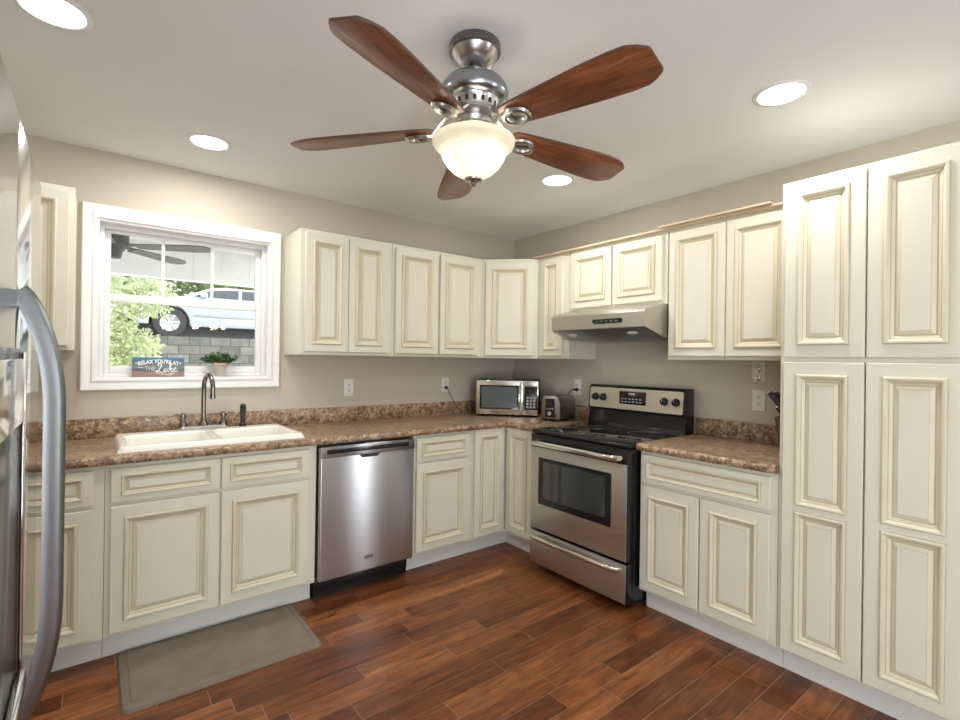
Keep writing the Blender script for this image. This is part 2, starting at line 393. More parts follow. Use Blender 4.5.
# ------------------------------------------------------------------ cabinets
PROF = [(0, 0, 1), (.0018, .006, 2), (.006, .0100, 2), (.012, .0092, 2), (.017, .004, 2), (.0195, .0008, 1), (.0225, -.0015, 2), (.029, -.0060, 2), (.0315, -.0085, 1), (.035, -.0085, 2), (.048, -.0005, 1), (.0495, .0003, 0)]  # outermost riser in brown paints a shadow line; groove brown is glaze
def front(name, parent, x, z, w, h, y, panels, scale=1.0, label=None):
    """raised-panel door or drawer front; local x right, front faces -y; panels: list of (x0,z0,x1,z1) moulding outlines"""
    t = .019; b = MB(); e = .003
    def V(px, pz, d): return (px-w/2, -d, pz)
    def ring(r0, r1, mi):
        (a, c, d), (a2, c2, d2) = r0, r1
        P0 = [(a[0], a[1]), (a[2], a[1]), (a[2], a[3]), (a[0], a[3])]; P1 = [(a2[0], a2[1]), (a2[2], a2[1]), (a2[2], a2[3]), (a2[0], a2[3])]
        for i in range(4):
            j = (i+1) % 4; b.face([V(*P0[i], d), V(*P0[j], d), V(*P1[j], d2), V(*P1[i], d2)], mi)
    full = (0, 0, w, h); ins = lambda r, q: (r[0]+q, r[1]+q, r[2]-q, r[3]-q)
    ring((full, 0, 0), (full, 0, t-e), 0); ring((full, 0, t-e), (ins(full, e), 0, t), 0)
    b.face([V(0, 0, 0), V(0, h, 0), V(w, h, 0), V(w, 0, 0)], 0)
    xs = sorted({e, w-e, *[p[0] for p in panels], *[p[2] for p in panels]}); zs = sorted({e, h-e, *[p[1] for p in panels], *[p[3] for p in panels]})
    for i in range(len(xs)-1):
        for k in range(len(zs)-1):
            mx, mz = (xs[i]+xs[i+1])/2, (zs[k]+zs[k+1])/2
            if any(p[0] < mx < p[2] and p[1] < mz < p[3] for p in panels): continue
            b.face([V(xs[i], zs[k], t), V(xs[i+1], zs[k], t), V(xs[i+1], zs[k+1], t), V(xs[i], zs[k+1], t)], 0)
    for p in panels:
        prev = (p, 0, t)
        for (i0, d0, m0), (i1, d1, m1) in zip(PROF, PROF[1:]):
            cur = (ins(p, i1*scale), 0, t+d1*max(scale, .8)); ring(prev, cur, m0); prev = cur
        q = prev[0]; d = prev[2]; b.face([V(q[0], q[1], d), V(q[2], q[1], d), V(q[2], q[3], d), V(q[0], q[3], d)], 0)
    bmesh.ops.recalc_face_normals(b.bm, faces=b.bm.faces)
    o = b.build(name, ['cream', 'glaze_shade', 'antique'], parent, loc=(x+w/2, y, z))
    if label: o['label'] = label
    return o
def door(parent, x, z, w, h, y, inset=.048, split=None, **k):
    if split: pans = [(inset, inset, w-inset, split-.012), (inset, split+.012, w-inset, h-inset)]
    else: pans = [(inset, inset, w-inset, h-inset)]
    return front('door', parent, x, z, w, h, y, pans, min(1, (w-2*inset)/.13), **k)
def drawer(parent, x, z, w, h, y, **k): return front('drawer', parent, x, z, w, h, y, [(.036, .028, w-.036, h-.028)], .62, **k)
def carcass(parent, w, y0, y1, z0, z1, toe=True, toe_y=None):
    b = MB(); b.box(.0008, w-.0008, y0, y1, z0, z1, .0015, seg=1); b.build('body', 'cream', parent)
    if toe:
        b = MB(); b.box(.0008, w-.0008, (toe_y or y0+.072), -.03, 0.0005, z0-.0005); b.build('toe_kick', 'toe', parent)
G = .0015
FB = -.610; ZB0 = .114; ZB1 = .8755
BACK = lambda x: dict(loc=(x, 0, 0), rz=0)
RIGHT = lambda y: dict(loc=(0, y, 0), rz=-PI/2)
BY = -.003   # stand just clear of the wall
DZ0, DH, RZ0, RH = .134, .556, .706, .150
grp = 'cream base cabinets'; gru = 'cream wall cabinets'
# left of the sink
c = thing('base_cabinet', 'cream base cabinet left of the sink, partly hidden by the refrigerator handle', 'cabinet', group=grp, **BACK(-3.52))
carcass(c, .592, FB, BY, ZB0, ZB1); drawer(c, .04, RZ0, .513, RH, FB-G); door(c, .04, DZ0, .513, DH, FB-G)
# sink base
c = thing('base_cabinet', 'wide cream cabinet under the white sink with two drawer fronts and two doors', 'cabinet', group=grp, **BACK(-2.928))
carcass(c, .929, FB, BY, ZB0, ZB1 - .25)
b = MB(); b.box(.0008, .928, FB, FB+.02, ZB1-.25, ZB1); b.box(.0008, .016, FB+.02, BY, ZB1-.25, ZB1); b.box(.913, .928, FB+.02, BY, ZB1-.25, ZB1); b.build('face_frame', 'cream', c)
for k in range(2): drawer(c, .020+k*.436, RZ0, .428, RH, FB-G); door(c, .020+k*.436, DZ0, .428, DH, FB-G)
# right of dishwasher
c = thing('base_cabinet', 'narrow cream base cabinet with one drawer over one door, right of the dishwasher', 'cabinet', group=grp, **BACK(-1.386))
carcass(c, .469, FB, BY, ZB0, ZB1); drawer(c, .018, RZ0, .415, RH, FB-G); door(c, .018, DZ0, .415, DH, FB-G)
# corner base: L-shaped body with two narrow doors meeting at a right angle
c = thing('base_cabinet', 'cream corner base cabinet whose two narrow doors meet at a right angle', 'cabinet', group=grp, loc=(0, 0, 0))
L = [(-.916, BY), (BY, BY), (BY, -.966), (FB, -.966), (FB, FB), (-.916, FB)]
MB().prism(L, ZB0, ZB1).build('body', 'cream', c)
T = -.537; MB().prism([(-.916, -.03), (-.03, -.03), (-.03, -.966), (T, -.966), (T, T), (-.916, T)], .0005, ZB0-.0005).build('toe_kick', 'toe', c)
door(c, -.905, DZ0, .262, .742, FB-G, .045)
d = door(c, 0, DZ0, .262, .742, 0, .045); d.rotation_euler = (0, 0, -PI/2); d.location = (FB-G, -.638-.131, DZ0)
# right of range
c = thing('base_cabinet', 'cream base cabinet right of the range with one wide drawer over two doors', 'cabinet', group=grp, **RIGHT(-1.729))
carcass(c, .690, FB, BY, ZB0, ZB1); drawer(c, .014, RZ0, .648, RH, FB-G)
door(c, .014, DZ0, .325, DH, FB-G); door(c, .347, DZ0, .315, DH, FB-G)
# pantry
c = thing('pantry_cabinet', 'tall cream pantry cabinet with four raised-panel doors at the right edge', 'cabinet', **RIGHT(-2.420))
carcass(c, .612, FB, BY, ZB0, 2.140)
for x, w in ((.018, .284), (.308, .284)):
    door(c, x, ZB0+.014, w, 1.236, FB-G, .050, split=.618); door(c, x, 1.384, w, .742, FB-G, .050)
# wall cabinets
UB, UT, UF = 1.372, 2.134, -.310
def upper(label, w, place, doors, z0=UB, z1=UT):
    c = thing('wall_cabinet', label, 'cabinet', group=gru, **place); carcass(c, w, UF, BY, z0, z1, toe=False)
    for x, dw in doors: door(c, x, z0+.020, dw, z1-z0-.042, UF-G, .043)
    return c
upper('cream wall cabinet left of the window, half hidden behind the refrigerator', .46, BACK(-3.508), [(.02, .42)])
upper('cream wall cabinet with two narrow doors just right of the window', .613, BACK(-2.005), [(.027, .272), (.303, .274)])
upper('cream wall cabinet with two doors between the window cabinet and the corner cabinet', .777, BACK(-1.391), [(.022, .340), (.381, .352)])
c = thing('wall_cabinet', 'cream diagonal corner wall cabinet with a single door above the microwave', 'cabinet', group=gru)
MB().prism([(-.613, BY), (BY, BY), (BY, -.613), (UF, -.613), (-.613, UF)], UB, UT).build('body', 'cream', c)
d = door(c, 0, UB+.02, .372, UT-UB-.042, 0, .052); d.rotation_euler = (0, 0, -PI/4)
mid = Vector(((-.613+UF)/2, (UF-.613)/2)); d.location = (mid.x-G*.707, mid.y-G*.707, UB+.02)
upper('narrow cream wall cabinet with one slim door left of the range hood', .318, RIGHT(-.615), [(.045, .222)])
upper('short cream wall cabinet with two small doors above the range hood', .762, RIGHT(-.935), [(.022, .345), (.379, .352)], 1.704)
upper('cream wall cabinet with two tall doors between the hood and the pantry', .714, RIGHT(-1.700), [(.016, .324), (.346, .324)])
# raw wood strips lying on the wall cabinets along the right wall
b = MB(); b.box(-.345, -.310, -2.41, -.60, UT+.001, UT+.012, .002); tag(b.build('trim_strip', 'rawwood'), 'long thin raw wood strip along the tops of the right wall cabinets', 'trim strip')
b = MB(); b.box(-.368, -.325, -2.275, -1.66, UT+.0125, UT+.022, .002); tag(b.build('trim_strip', 'rawwood'), 'shorter raw wood strip lying over the cabinets right of the hood', 'trim strip')

# ------------------------------------------------------------------ countertops
ZT0, ZT = .8765, .914
NOSE = [(0, ZT0), (.010, ZT0), (.015, ZT0+.006), (.016, ZT0+.018), (.0135, ZT-.008), (.008, ZT-.0022), (0, ZT)]
ct = thing('countertop', 'brown speckled L-shaped countertop running under the window round to the range', 'countertop', loc=(-.6, -.3, ZT0))
SK = (-2.855, -2.075, -.560, -.130)   # sink cut-out
def slab(name, boxes, paths, par):
    b = MB(); l = par.location
    for x0, x1, y0, y1 in boxes: b.box(x0-l.x, x1-l.x, y0-l.y, y1-l.y, 0, ZT-ZT0)
    for p in paths: sweep(b, [(x-l.x, yy-l.y) for x, yy in p], [(-o, z-ZT0) for o, z in NOSE])
    bmesh.ops.recalc_face_normals(b.bm, faces=b.bm.faces)
    return b.build(name, 'counter', par, sharp=50)
E_ = -.632
slab('slab', [(XL+.003, SK[0], E_, BY), (SK[0], SK[1], E_, SK[2]), (SK[0], SK[1], SK[3], BY), (SK[1], BY, E_, BY), (E_, BY, -.966, E_)],
     [[(XL+.003, E_), (E_, E_), (E_, -.966)]], ct)
l = ct.location
b = MB(); b.box(XL+.003-l.x, BY-l.x, -.022-l.y, BY-l.y, ZT-ZT0+.0003, 1.016-ZT0, .002); b.build('backsplash', 'counter', ct)
b = MB(); b.box(-.022-l.x, BY-l.x, -.966-l.y, -.0225-l.y, ZT-ZT0+.0003, 1.016-ZT0, .002); b.build('backsplash', 'counter', ct)
ct2 = thing('countertop', 'short brown speckled countertop between the range and the pantry', 'countertop', loc=(-.3, -2.08, ZT0))
slab('slab', [(E_, BY, -2.4185, -1.724)], [[(E_, -1.724), (E_, -2.4185)]], ct2); l = ct2.location
b = MB(); b.box(-.022-l.x, BY-l.x, -2.4185-l.y, -1.724-l.y, ZT-ZT0+.0003, 1.016-ZT0, .002); b.build('backsplash', 'counter', ct2)

# ------------------------------------------------------------------ sink (height field with two basins)
sk = thing('kitchen_sink', 'white double-basin drop-in sink set in the countertop under the window', 'sink', loc=(-2.468, -.334, .9145))
hw, hd = .418, .252
def sdr(x, y, cx, cy, ax, ay, r):
    qx, qy = abs(x-cx)-ax+r, abs(y-cy)-ay+r
    return math.hypot(max(qx, 0), max(qy, 0))+min(max(qx, qy), 0)-r
def ss(t): t = max(0, min(1, t)); return t*t*(3-2*t)
b = MB(); nx, ny = 150, 100; g = {}
for i in range(nx+1):
    for j in range(ny+1):
        # snap the border onto a rounded rectangle
        x = -hw+2*hw*i/nx; y = -hd+2*hd*j/ny
        o = sdr(x, y, 0, 0, hw, hd, .035)
        z = .026*math.sqrt(max(0, min(1, -o/.014))) if o < 0 else 0
        for cx, ax in ((-.197, .182), (.197, .182)):
            s_ = sdr(x, y, cx, -.036, ax, .188, .05)
            z -= .19*ss((-s_)/.05)+ .004*ss((.012-s_)/.02)
        g[i, j] = (x, y, z, o)
vs = {k: b.bm.verts.new(v[:3]) for k, v in g.items()}
for i in range(nx):
    for j in range(ny):
        q = [(i, j), (i+1, j), (i+1, j+1), (i, j+1)]
        if all(g[k][3] > .004 for k in q): continue
        f = b.bm.faces.new([vs[k] for k in q]); f.smooth = True
bmesh.ops.delete(b.bm, geom=[v for v in b.bm.verts if not v.link_faces], context='VERTS')
b.build('basin', 'sink', sk, sharp=80)
for cx in (-.197, .197):
    MB().lathe([(0, .002), (.03, .002), (.042, .005), (.045, 0)], 24, (cx, -.038, -.168)).build('drain', 'chrome', sk)

# faucet
fc = thing('faucet', 'tall gooseneck bronze-nickel faucet with two lever handles behind the sink', 'faucet', loc=(-2.474, -.112, .9405))
b = MB(); b.prism(rrect(-.125, .125, -.026, .026, .024), 0, .020, bev=.005); b.build('base_plate', 'nickel', fc)
b = MB(); b.lathe([(.026, .02), (.022, .03), (.016, .045), (.0135, .06)], 20)
pts = [(0, 0, .05), (0, 0, .12), (0, 0, .22)]
for k in range(1, 13): a = PI*k/12; pts.append((.012*(1-math.cos(a)), -.062+.062*math.cos(a), .235+.072*math.sin(a)))
pts += [(.024, -.124, .215), (.024, -.124, .198)]
b.tube(pts, [.0125]*len(pts), 12); b.lathe([(.0125, .2), (.0155, .198), (.0155, .180), (.012, .178)], 16, (.024, -.124, 0)); b.build('spout', 'faucet', fc)
for s in (-1, 1):
    b = MB(); b.lathe([(.023, 0), (.022, .012), (.014, .03), (.012, .045), (.017, .052), (.017, .062), (.008, .072), (0, .074)], 20)
    b.tube([(0, 0, .058), (s*.03, -.004, .064), (s*.062, -.008, .060)], [.007, .006, .0045], 10)
    b.build('handle', 'faucet', fc, loc=(s*.101, 0, .020))
sp = MB(); sp.lathe([(.024, 0), (.023, .012), (.014, .02), (.0125, .06), (.016, .085), (.0175, .115), (.014, .128), (.006, .133), (0, .133)], 20)
sp.tube([(0, -.012, .112), (0, -.024, .122)], [.008, .010], 10)
o = sp.build('side_sprayer', 'black_matte', loc=(-2.266, -.112, .9405)); tag(o, 'black pull-out side sprayer standing right of the faucet', 'sprayer')

# ------------------------------------------------------------------ dishwasher
dw = thing('dishwasher', 'stainless steel dishwasher under the counter right of the sink', 'dishwasher', **BACK(-1.996)); w = .607
b = MB(); b.box(.003, w-.003, -.585, -.03, .10, .868); b.build('body', 'black_matte', dw)
b = MB(); b.box(.006, w-.006, -.560, -.03, .0008, .0995); b.box(.006, w-.006, -.566, -.560, .03, .098, .002); b.build('toe_kick', 'black', dw)
b = MB(); b.box(.006, w-.006, -.645, -.586, .118, .862, .010, seg=3); dd = b.build('door', 'steel', dw)
b = MB(); b.box(.010, w-.010, -.652, -.646, .800, .858, .0025); b.build('control_band', 'steel_dark', dd)
b = MB(); b.box(.040, w-.050, -.6545, -.6525, .822, .846, .001); b.build('display_strip', 'black', dd)
b = MB(); b.prism([(.235, .800), (.365, .800), (.350, .782), (.250, .782)], -.6475, -.646, axis='y'); b.build('handle_pocket', 'slot', dd)
b = MB(); b.box(.275, .327, -.6478, -.646, .192, .208, .0008); bd = b.build('badge', 'black_matte', dd)
b = MB()
for k in range(6): b.box(.280+k*.0072, .2845+k*.0072, -.6484, -.6479, .197, .204)
b.build('lettering', 'chrome', bd)

# ------------------------------------------------------------------ range
rg = thing('range', 'freestanding stainless and black electric range with glass cooktop', 'stove', **RIGHT(-.976)); w = .744
b = MB(); b.box(.004, w-.004, -.655, -.035, .045, .885); b.build('body', 'black', rg)
b = MB(); b.box(.03, w-.03, -.60, -.06, .001, .0445); b.build('plinth', 'black_matte', rg)
b = MB(); b.box(0, w, -.708, -.030, .8855, .910, .010, seg=3); ck = b.build('cooktop', 'black', rg)
b = MB(); b.box(.02, w-.02, -.685, -.15, .9102, .9122, .001); gl = b.build('glass_top', 'blackglass', ck)
mring = mat('burner_ring', (.09, .09, .09), .3)
for x, y, r in ((.19, -.53, .105), (.56, -.53, .085), (.19, -.28, .08), (.56, -.28, .105)):
    b = MB(); b.lathe([(r-.003, .9122), (r-.003, .9126), (r, .9126), (r, .9122)], 40, (x, y, 0)); b.build('burner', mring, gl)
# oven door
b = MB(); b.box(.004, w-.004, -.708, -.656, .275, .882, .003); od = b.build('oven_door', 'black', rg)
b = MB(); b.box(.006, w-.006, -.717, -.7083, .277, .800, .003); b.build('steel_panel', 'steel_range', od)
b = MB(); b.box(.006, w-.006, -.717, -.7083, .8015, .880, .003); b.build('top_band', 'black', od)
b = MB(); b.prism(rrect(.078, w-.103, .440, .738, .010), -.7195, -.7173, axis='y'); b.build('window_frame', 'black', od)
b = MB(); b.prism(rrect(.122, w-.142, .482, .715, .008), -.7203, -.7196, axis='y'); b.build('window_glass', 'ovenglass', od)
def bar(z, y0, depth, name, par):
    b = MB(); pts = [(.040, y0, z), (.050, y0-depth*.7, z), (.075, y0-depth, z)]
    pts += [(.075+(w-.15)*k/8, y0-depth-.006*math.sin(PI*k/8), z) for k in range(1, 8)]
    pts += [(w-.075, y0-depth, z), (w-.050, y0-depth*.7, z), (w-.040, y0, z)]
    b.tube(pts, .0125, 12, sx=1.25, sy=.9); return b.build(name, 'chrome', par)
bar(.832, -.717, .042, 'handle', od)
b = MB(); b.box(.004, w-.004, -.708, -.656, .048, .262, .003); dr = b.build('drawer', 'black', rg)
b = MB(); b.box(.006, w-.006, -.717, -.7083, .050, .260, .003); b.build('steel_panel', 'steel_range', dr); bar(.228, -.717, .036, 'handle', dr)
# backguard
b = MB(); b.prism([(-.03, .9105), (-.150, .9105), (-.137, .930), (-.128, 1.022), (-.140, 1.030), (-.129, 1.178), (-.112, 1.193), (-.03, 1.193)], .001, w-.001, axis='x', bev=.004); bg = b.build('backguard', 'black', rg)
b = MB(); mt = Matrix.Translation((0, -.1405, 1.035)) @ Matrix.Rotation(-math.atan2(.010, .141), 4, 'X')
b.prism(rrect(.012, w-.016, .0, .141, .012), -.0004, .003, axis='y', mtx=mt); cp = b.build('control_panel', 'panel_steel_lit', bg)
def on_panel(z): return -.1405+(z-1.035)/.141*.010
b = MB(); b.box(.265, .470, -.1385, -.130, 1.070, 1.158, .001); ds = b.build('display', 'blackglass', cp)
mk = mat('panel_print', (.55, .55, .55), .5)
b = MB()
for i in range(6):
    for k in range(2): b.box(.282+i*.028, .298+i*.028, -.1391, -.1386, 1.084+k*.020, 1.090+k*.020)
b.box(.34, .39, -.1391, -.1386, 1.134, 1.148); b.build('buttons', mk, ds)
for x in (.064, .130, .603, .683):
    b = MB(); mt = Matrix.Translation((x, on_panel(1.108)-.0002, 1.108)) @ Matrix.Rotation(PI/2, 4, 'X')
    b.lathe([(.026, 0), (.026, .006), (.022, .010), (.019, .026), (.015, .029), (0, .029)], 24, mtx=mt)
    b.box(-.004, .004, -.018, .018, .028, .034, .001, mtx=mt); kn_ = b.build('knob', 'black', cp)
    b = MB(); b.box(-.0015, .0015, .002, .017, .0342, .0347, mtx=mt); b.build('pointer', 'chrome', kn_)

# ------------------------------------------------------------------ range hood
hd_ = thing('range_hood', 'stainless under-cabinet range hood above the range', 'range hood', **RIGHT(-.935)); w = .760
b = MB()
b.prism([(-.004, 1.7035), (-.335, 1.7035), (-.492, 1.662), (-.508, 1.648), (-.500, 1.562), (-.345, 1.506), (-.004, 1.500)], .001, w, axis='x')
for v in b.bm.verts:
    if v.co.y < -.45: v.co.x = .001+(v.co.x-.001)*.955+.010
b.build('shell', 'steel_range', hd_)
b = MB(); b.prism([(-.497, 1.5585), (-.345, 1.5035), (-.02, 1.4985), (-.02, 1.4975), (-.345, 1.5025), (-.497, 1.5572)], .03, w-.03, axis='x')
for v in b.bm.verts:
    if v.co.y < -.45: v.co.x = .38+(v.co.x-.38)*.93
un = b.build('underside_grille', 'steel_dark', hd_)
for x in (.13, .60):
    b = MB(); sl = math.atan2(1.5585-1.5035, .152)
    mt = Matrix.Translation((x, -.425, 1.5308)) @ Matrix.Rotation(-sl, 4, 'X') @ Matrix.Diagonal((1, .55, 1, 1))
    b.lathe([(0, -.004), (.032, -.004), (.036, -.001), (.036, .001)], 20, mtx=mt); b.build('lamp_lens', 'plate', un)
b = MB(); mt = Matrix.Translation((.475, -.5065, 1.604)) @ Matrix.Rotation(math.atan2(.012, .078), 4, 'X')
b.prism(rrect(-.110, .110, -.014, .014, .012), -.002, .0015, axis='y', mtx=mt); cs = b.build('control_strip', 'black', hd_)
b = MB()
for k in range(5): b.box(-.085+k*.036, -.065+k*.036, -.0032, -.0021, -.004, .004, mtx=mt)
b.build('button', 'steel_dark', cs)

# ------------------------------------------------------------------ microwave
mw = thing('microwave', 'compact stainless microwave set diagonally in the counter corner', 'microwave', loc=(-.415, -.395, ZT), rz=R(-47.8))
w, h, dp = .488, .288, .262     # local front at y=0, body behind (+y)
b = MB(); b.box(-w/2, w/2, .012, dp, .012, h, .004); b.build('body', 'black_matte', mw)
for x in (-.2, .2):
    for y in (.05, .22): MB().lathe([(0, .0005), (.014, .0005), (.014, .0118)], 12, (x, y, 0)).build('foot', 'rubber', mw)
b = MB(); b.box(-w/2, w/2-.118, -.012, .011, .016, h-.004, .004); md = b.build('door', 'chrome', mw)
b = MB(); b.prism(rrect(-w/2+.028, w/2-.150, .058, h-.042, .006), -.0138, -.0122, axis='y'); b.build('window', 'blackglass', md)
b = MB(); b.prism(rrect(-w/2+.042, w/2-.164, .070, h-.054, .006), -.0144, -.0139, axis='y'); b.build('window_glass', mat('mw_glass', (.10, .115, .12), .12, spec=.6), md)
b = MB(); b.tube([(w/2-.135, -.012, .03), (w/2-.135, -.034, .04), (w/2-.135, -.036, h/2), (w/2-.135, -.034, h-.03), (w/2-.135, -.012, h-.02)], .0065, 10); b.build('handle', 'chrome', md)
b = MB(); b.box(w/2-.1165, w/2, -.012, .011, .016, h-.004, .004); mp = b.build('control_panel', 'chrome', mw)
b = MB(); b.box(w/2-.108, w/2-.006, -.0135, -.0122, .058, h-.045, .0006); kp = b.build('keypad', 'black', mp)
b = MB(); b.box(w/2-.095, w/2-.018, -.0142, -.0136, h-.082, h-.060); b.build('display', 'blackglass', kp)
b = MB()
for i in range(3):
    for k in range(4): b.box(w/2-.092+i*.026, w/2-.074+i*.026, -.0145, -.0136, .072+k*.024, .090+k*.024)
b.build('keys', mat('key_grey', (.32, .32, .32), .5), kp)
b = MB(); b.box(-.135, -.070, -.0126, -.0121, .034, .041); b.build('nameplate', 'steel_dark', md)

# ------------------------------------------------------------------ toaster
ts = thing('toaster', 'two-slice brushed steel toaster on the counter left of the range', 'toaster', loc=(-.212, -.752, ZT), rz=R(-75))
# local: end panel with controls at y=-.135 facing -y
b = MB(); b.box(-.080, .080, -.130, .130, .012, .018+.0, .003)
b.build('base', 'black_matte', ts)
b = MB(); pr = [(-.078, .0185), (.078, .0185), (.080, .05), (.074, .150), (.062, .176), (.040, .186), (-.040, .186), (-.062, .176), (-.074, .150), (-.080, .05)]
b.prism(pr, -.130, .130, axis='y', bev=.006); bd = b.build('shell', 'toaster', ts)
b = MB(); b.prism([(-.042, .028), (.042, .028), (.036, .165), (-.036, .165)], -.1335, -.1305, axis='y'); ep = b.build('control_face', 'black', ts)
b = MB(); b.box(-.022, .022, -.150, -.134, .122, .138, .004); b.build('lever', 'black_matte', ep)
mt = Matrix.Translation((0, -.134, .058)) @ Matrix.Rotation(PI/2, 4, 'X')
MB().lathe([(.017, 0), (.016, .010), (0, .011)], 20, mtx=mt).build('dial', 'chrome', ep)
b = MB()
for k in range(3): b.box(-.028+k*.022, -.016+k*.022, -.1345, -.1336, .086, .096)
b.build('buttons', 'chrome', ep)
b = MB()
for x in (-.026, .026): b.box(x-.012, x+.012, -.095, .095, .1855, .1868)
b.build('slots', 'slot', ts)
for x in (-.06, .06):
    for y in (-.11, .11): MB().lathe([(0, .0005), (.010, .0005), (.010, .0118)], 10, (x, y, 0)).build('foot', 'rubber', ts)

# ------------------------------------------------------------------ outlets
def outlet(label, place, x, z, plug=False):
    o = thing('wall_outlet', label, 'outlet', group='wall outlets', **place)
    b = MB(); b.box(x-.036, x+.036, -.0065, -.0005, z-.059, z+.059, .0025); p = b.build('cover_plate', 'plate', o)
    for s in (-1, 1):
        b = MB(); zc = z+s*.0195; b.prism(rrect(x-.0165, x+.0165, zc-.014, zc+.014, .010), -.0085, -.0066, axis='y'); r_ = b.build('receptacle', 'plate', p)
        b = MB(); b.box(x-.0075, x-.0045, -.0090, -.0086, zc-.002, zc+.007); b.box(x+.0045, x+.0075, -.0090, -.0086, zc-.002, zc+.007); b.box(x-.002, x+.002, -.0090, -.0086, zc-.010, zc-.006); b.build('slots', 'slot', r_)
    return o
outlet('white wall outlet on the window wall above the dishwasher, nothing plugged in', BACK(0), -1.556, 1.148)
outlet('white wall outlet on the window wall with the microwave cord plugged in', BACK(0), -.737, 1.150)
outlet('white wall outlet on the right wall behind the toaster with a black plug', RIGHT(0), .757, 1.156)
outlet('white wall outlet beside the knife handles, below the metal wall plate', RIGHT(0), 2.085, 1.147)
wp = thing('wall_plate', 'small metal cable plate on the wall just below the right wall cabinet', 'wall plate', **RIGHT(0))
b = MB(); b.box(2.045, 2.117, -.0065, -.0005, 1.256, 1.370, .0025); p = b.build('cover_plate', mat('dull_metal', (.74, .72, .67), .5, 0.), wp)
for zc, r in ((1.325, .021), (1.272, .017)):
    b = MB(); mt = Matrix.Translation((2.081, -.0067, zc)) @ Matrix.Rotation(PI/2, 4, 'X'); b.lathe([(r, 0), (r*.9, .006), (r*.35, .008), (r*.3, .003), (0, .003)], 20, mtx=mt); b.build('jack', 'chrome', p)
# cords, children of their appliances (world -> local)
def cord(parent, pts, rad, m, plug_at, plug_n):
    mw_ = Matrix.Translation(parent.location) @ Matrix.Rotation(parent.rotation_euler.z, 4, 'Z'); inv = mw_.inverted()
    P = [Vector(p) for p in pts]; S = []
    for i in range(len(P)-1):
        p0, p1, p2, p3 = P[max(i-1, 0)], P[i], P[i+1], P[min(i+2, len(P)-1)]
        for k in range(6):
            t = k/6; S.append(.5*((2*p1)+(p2-p0)*t+(2*p0-5*p1+4*p2-p3)*t*t+(3*p1-p0-3*p2+p3)*t**3))
    S.append(P[-1]); b = MB(); b.tube([inv @ s for s in S], rad, 8); c = b.build('cord', m, parent)
    b = MB(); a = Vector(plug_at); n = Vector(plug_n); b.tube([inv @ a, inv @ (a+n*.012), inv @ (a+n*.028)], [.014, .013, .008], 10); b.build('plug', m, c)
cord(mw, [(-.737, -.037, 1.131), (-.735, -.055, 1.10), (-.69, -.05, 1.03), (-.62, -.06, .945), (-.52, -.12, .925), (-.42, -.19, .94), (-.36, -.205, .96)], .0032, mat('grey_cord', (.09, .085, .08), .5), (-.737, -.0092, 1.131), (0, -1, 0))
cord(ts, [(-.037, -.757, 1.136), (-.065, -.745, 1.132), (-.075, -.70, 1.06), (-.06, -.66, .97), (-.09, -.665, .94), (-.135, -.69, .935)], .0036, 'black_matte', (-.0092, -.757, 1.136), (-1, 0, 0))

# ------------------------------------------------------------------ knife block
kb = thing('knife_block', 'knife block with black-handled knives tucked against the pantry side', 'knife block', loc=(-.20, -2.338, ZT), rz=0)
b = MB(); b.prism([(-.075, .0006), (.045, .0006), (.070, .17), (-.01, .225), (-.075, .13)], -.065, .065, axis='x'); b.build('block', mat('block_wood', (.08, .045, .025), .4), kb)
for i, (dx, t, ln_) in enumerate(((-.045, .0, .115), (-.015, .012, .12), (.02, .0, .11), (-.03, .062, .10), (.012, .062, .10), (.04, .03, .10))):
    d_ = Vector((-.05, .62, .78)).normalized(); p0 = Vector((dx, .030-t*.4, .205-t)); 
    b = MB(); b.tube([p0, p0+d_*ln_*.5, p0+d_*ln_], [.010, .0115, .011], 10, sx=1.2, sy=.8); k_ = b.build('knife_handle', 'black_matte', kb)
    b = MB(); b.tube([p0+d_*(ln_+.0003), p0+d_*(ln_+.007)], [.0112, .009], 10, sx=1.2, sy=.8); b.build('end_cap', 'chrome', k_)

# ------------------------------------------------------------------ floor mat
b = MB()
def loop3(poly, z): return [b.bm.verts.new((x, y, z)) for x, y in poly]
def rr3(i, z): return loop3(rrect(-.385+i, .385-i, -.242+i, .242-i, max(.03-i*.3, .008), 5), z)
R_ = [rr3(0, .0005), rr3(.006, .012), rr3(.030, .0165), rr3(.033, .0145), rr3(.036, .0175)]
for q, (A, B) in enumerate(zip(R_, R_[1:])):
    for k in range(len(A)):
        f = b.bm.faces.new([A[k], A[(k+1) % len(A)], B[(k+1) % len(A)], B[k]]); f.material_index = 1; f.smooth = True
b.bm.faces.new(R_[-1]).material_index = 0; b.bm.faces.new(R_[0][::-1]).material_index = 1
o = b.build('floor_mat', ['mat', 'mat_border'], loc=(-2.492, -.794, 0)); tag(o, 'grey-brown cushioned kitchen mat on the floor before the sink cabinet', 'mat')

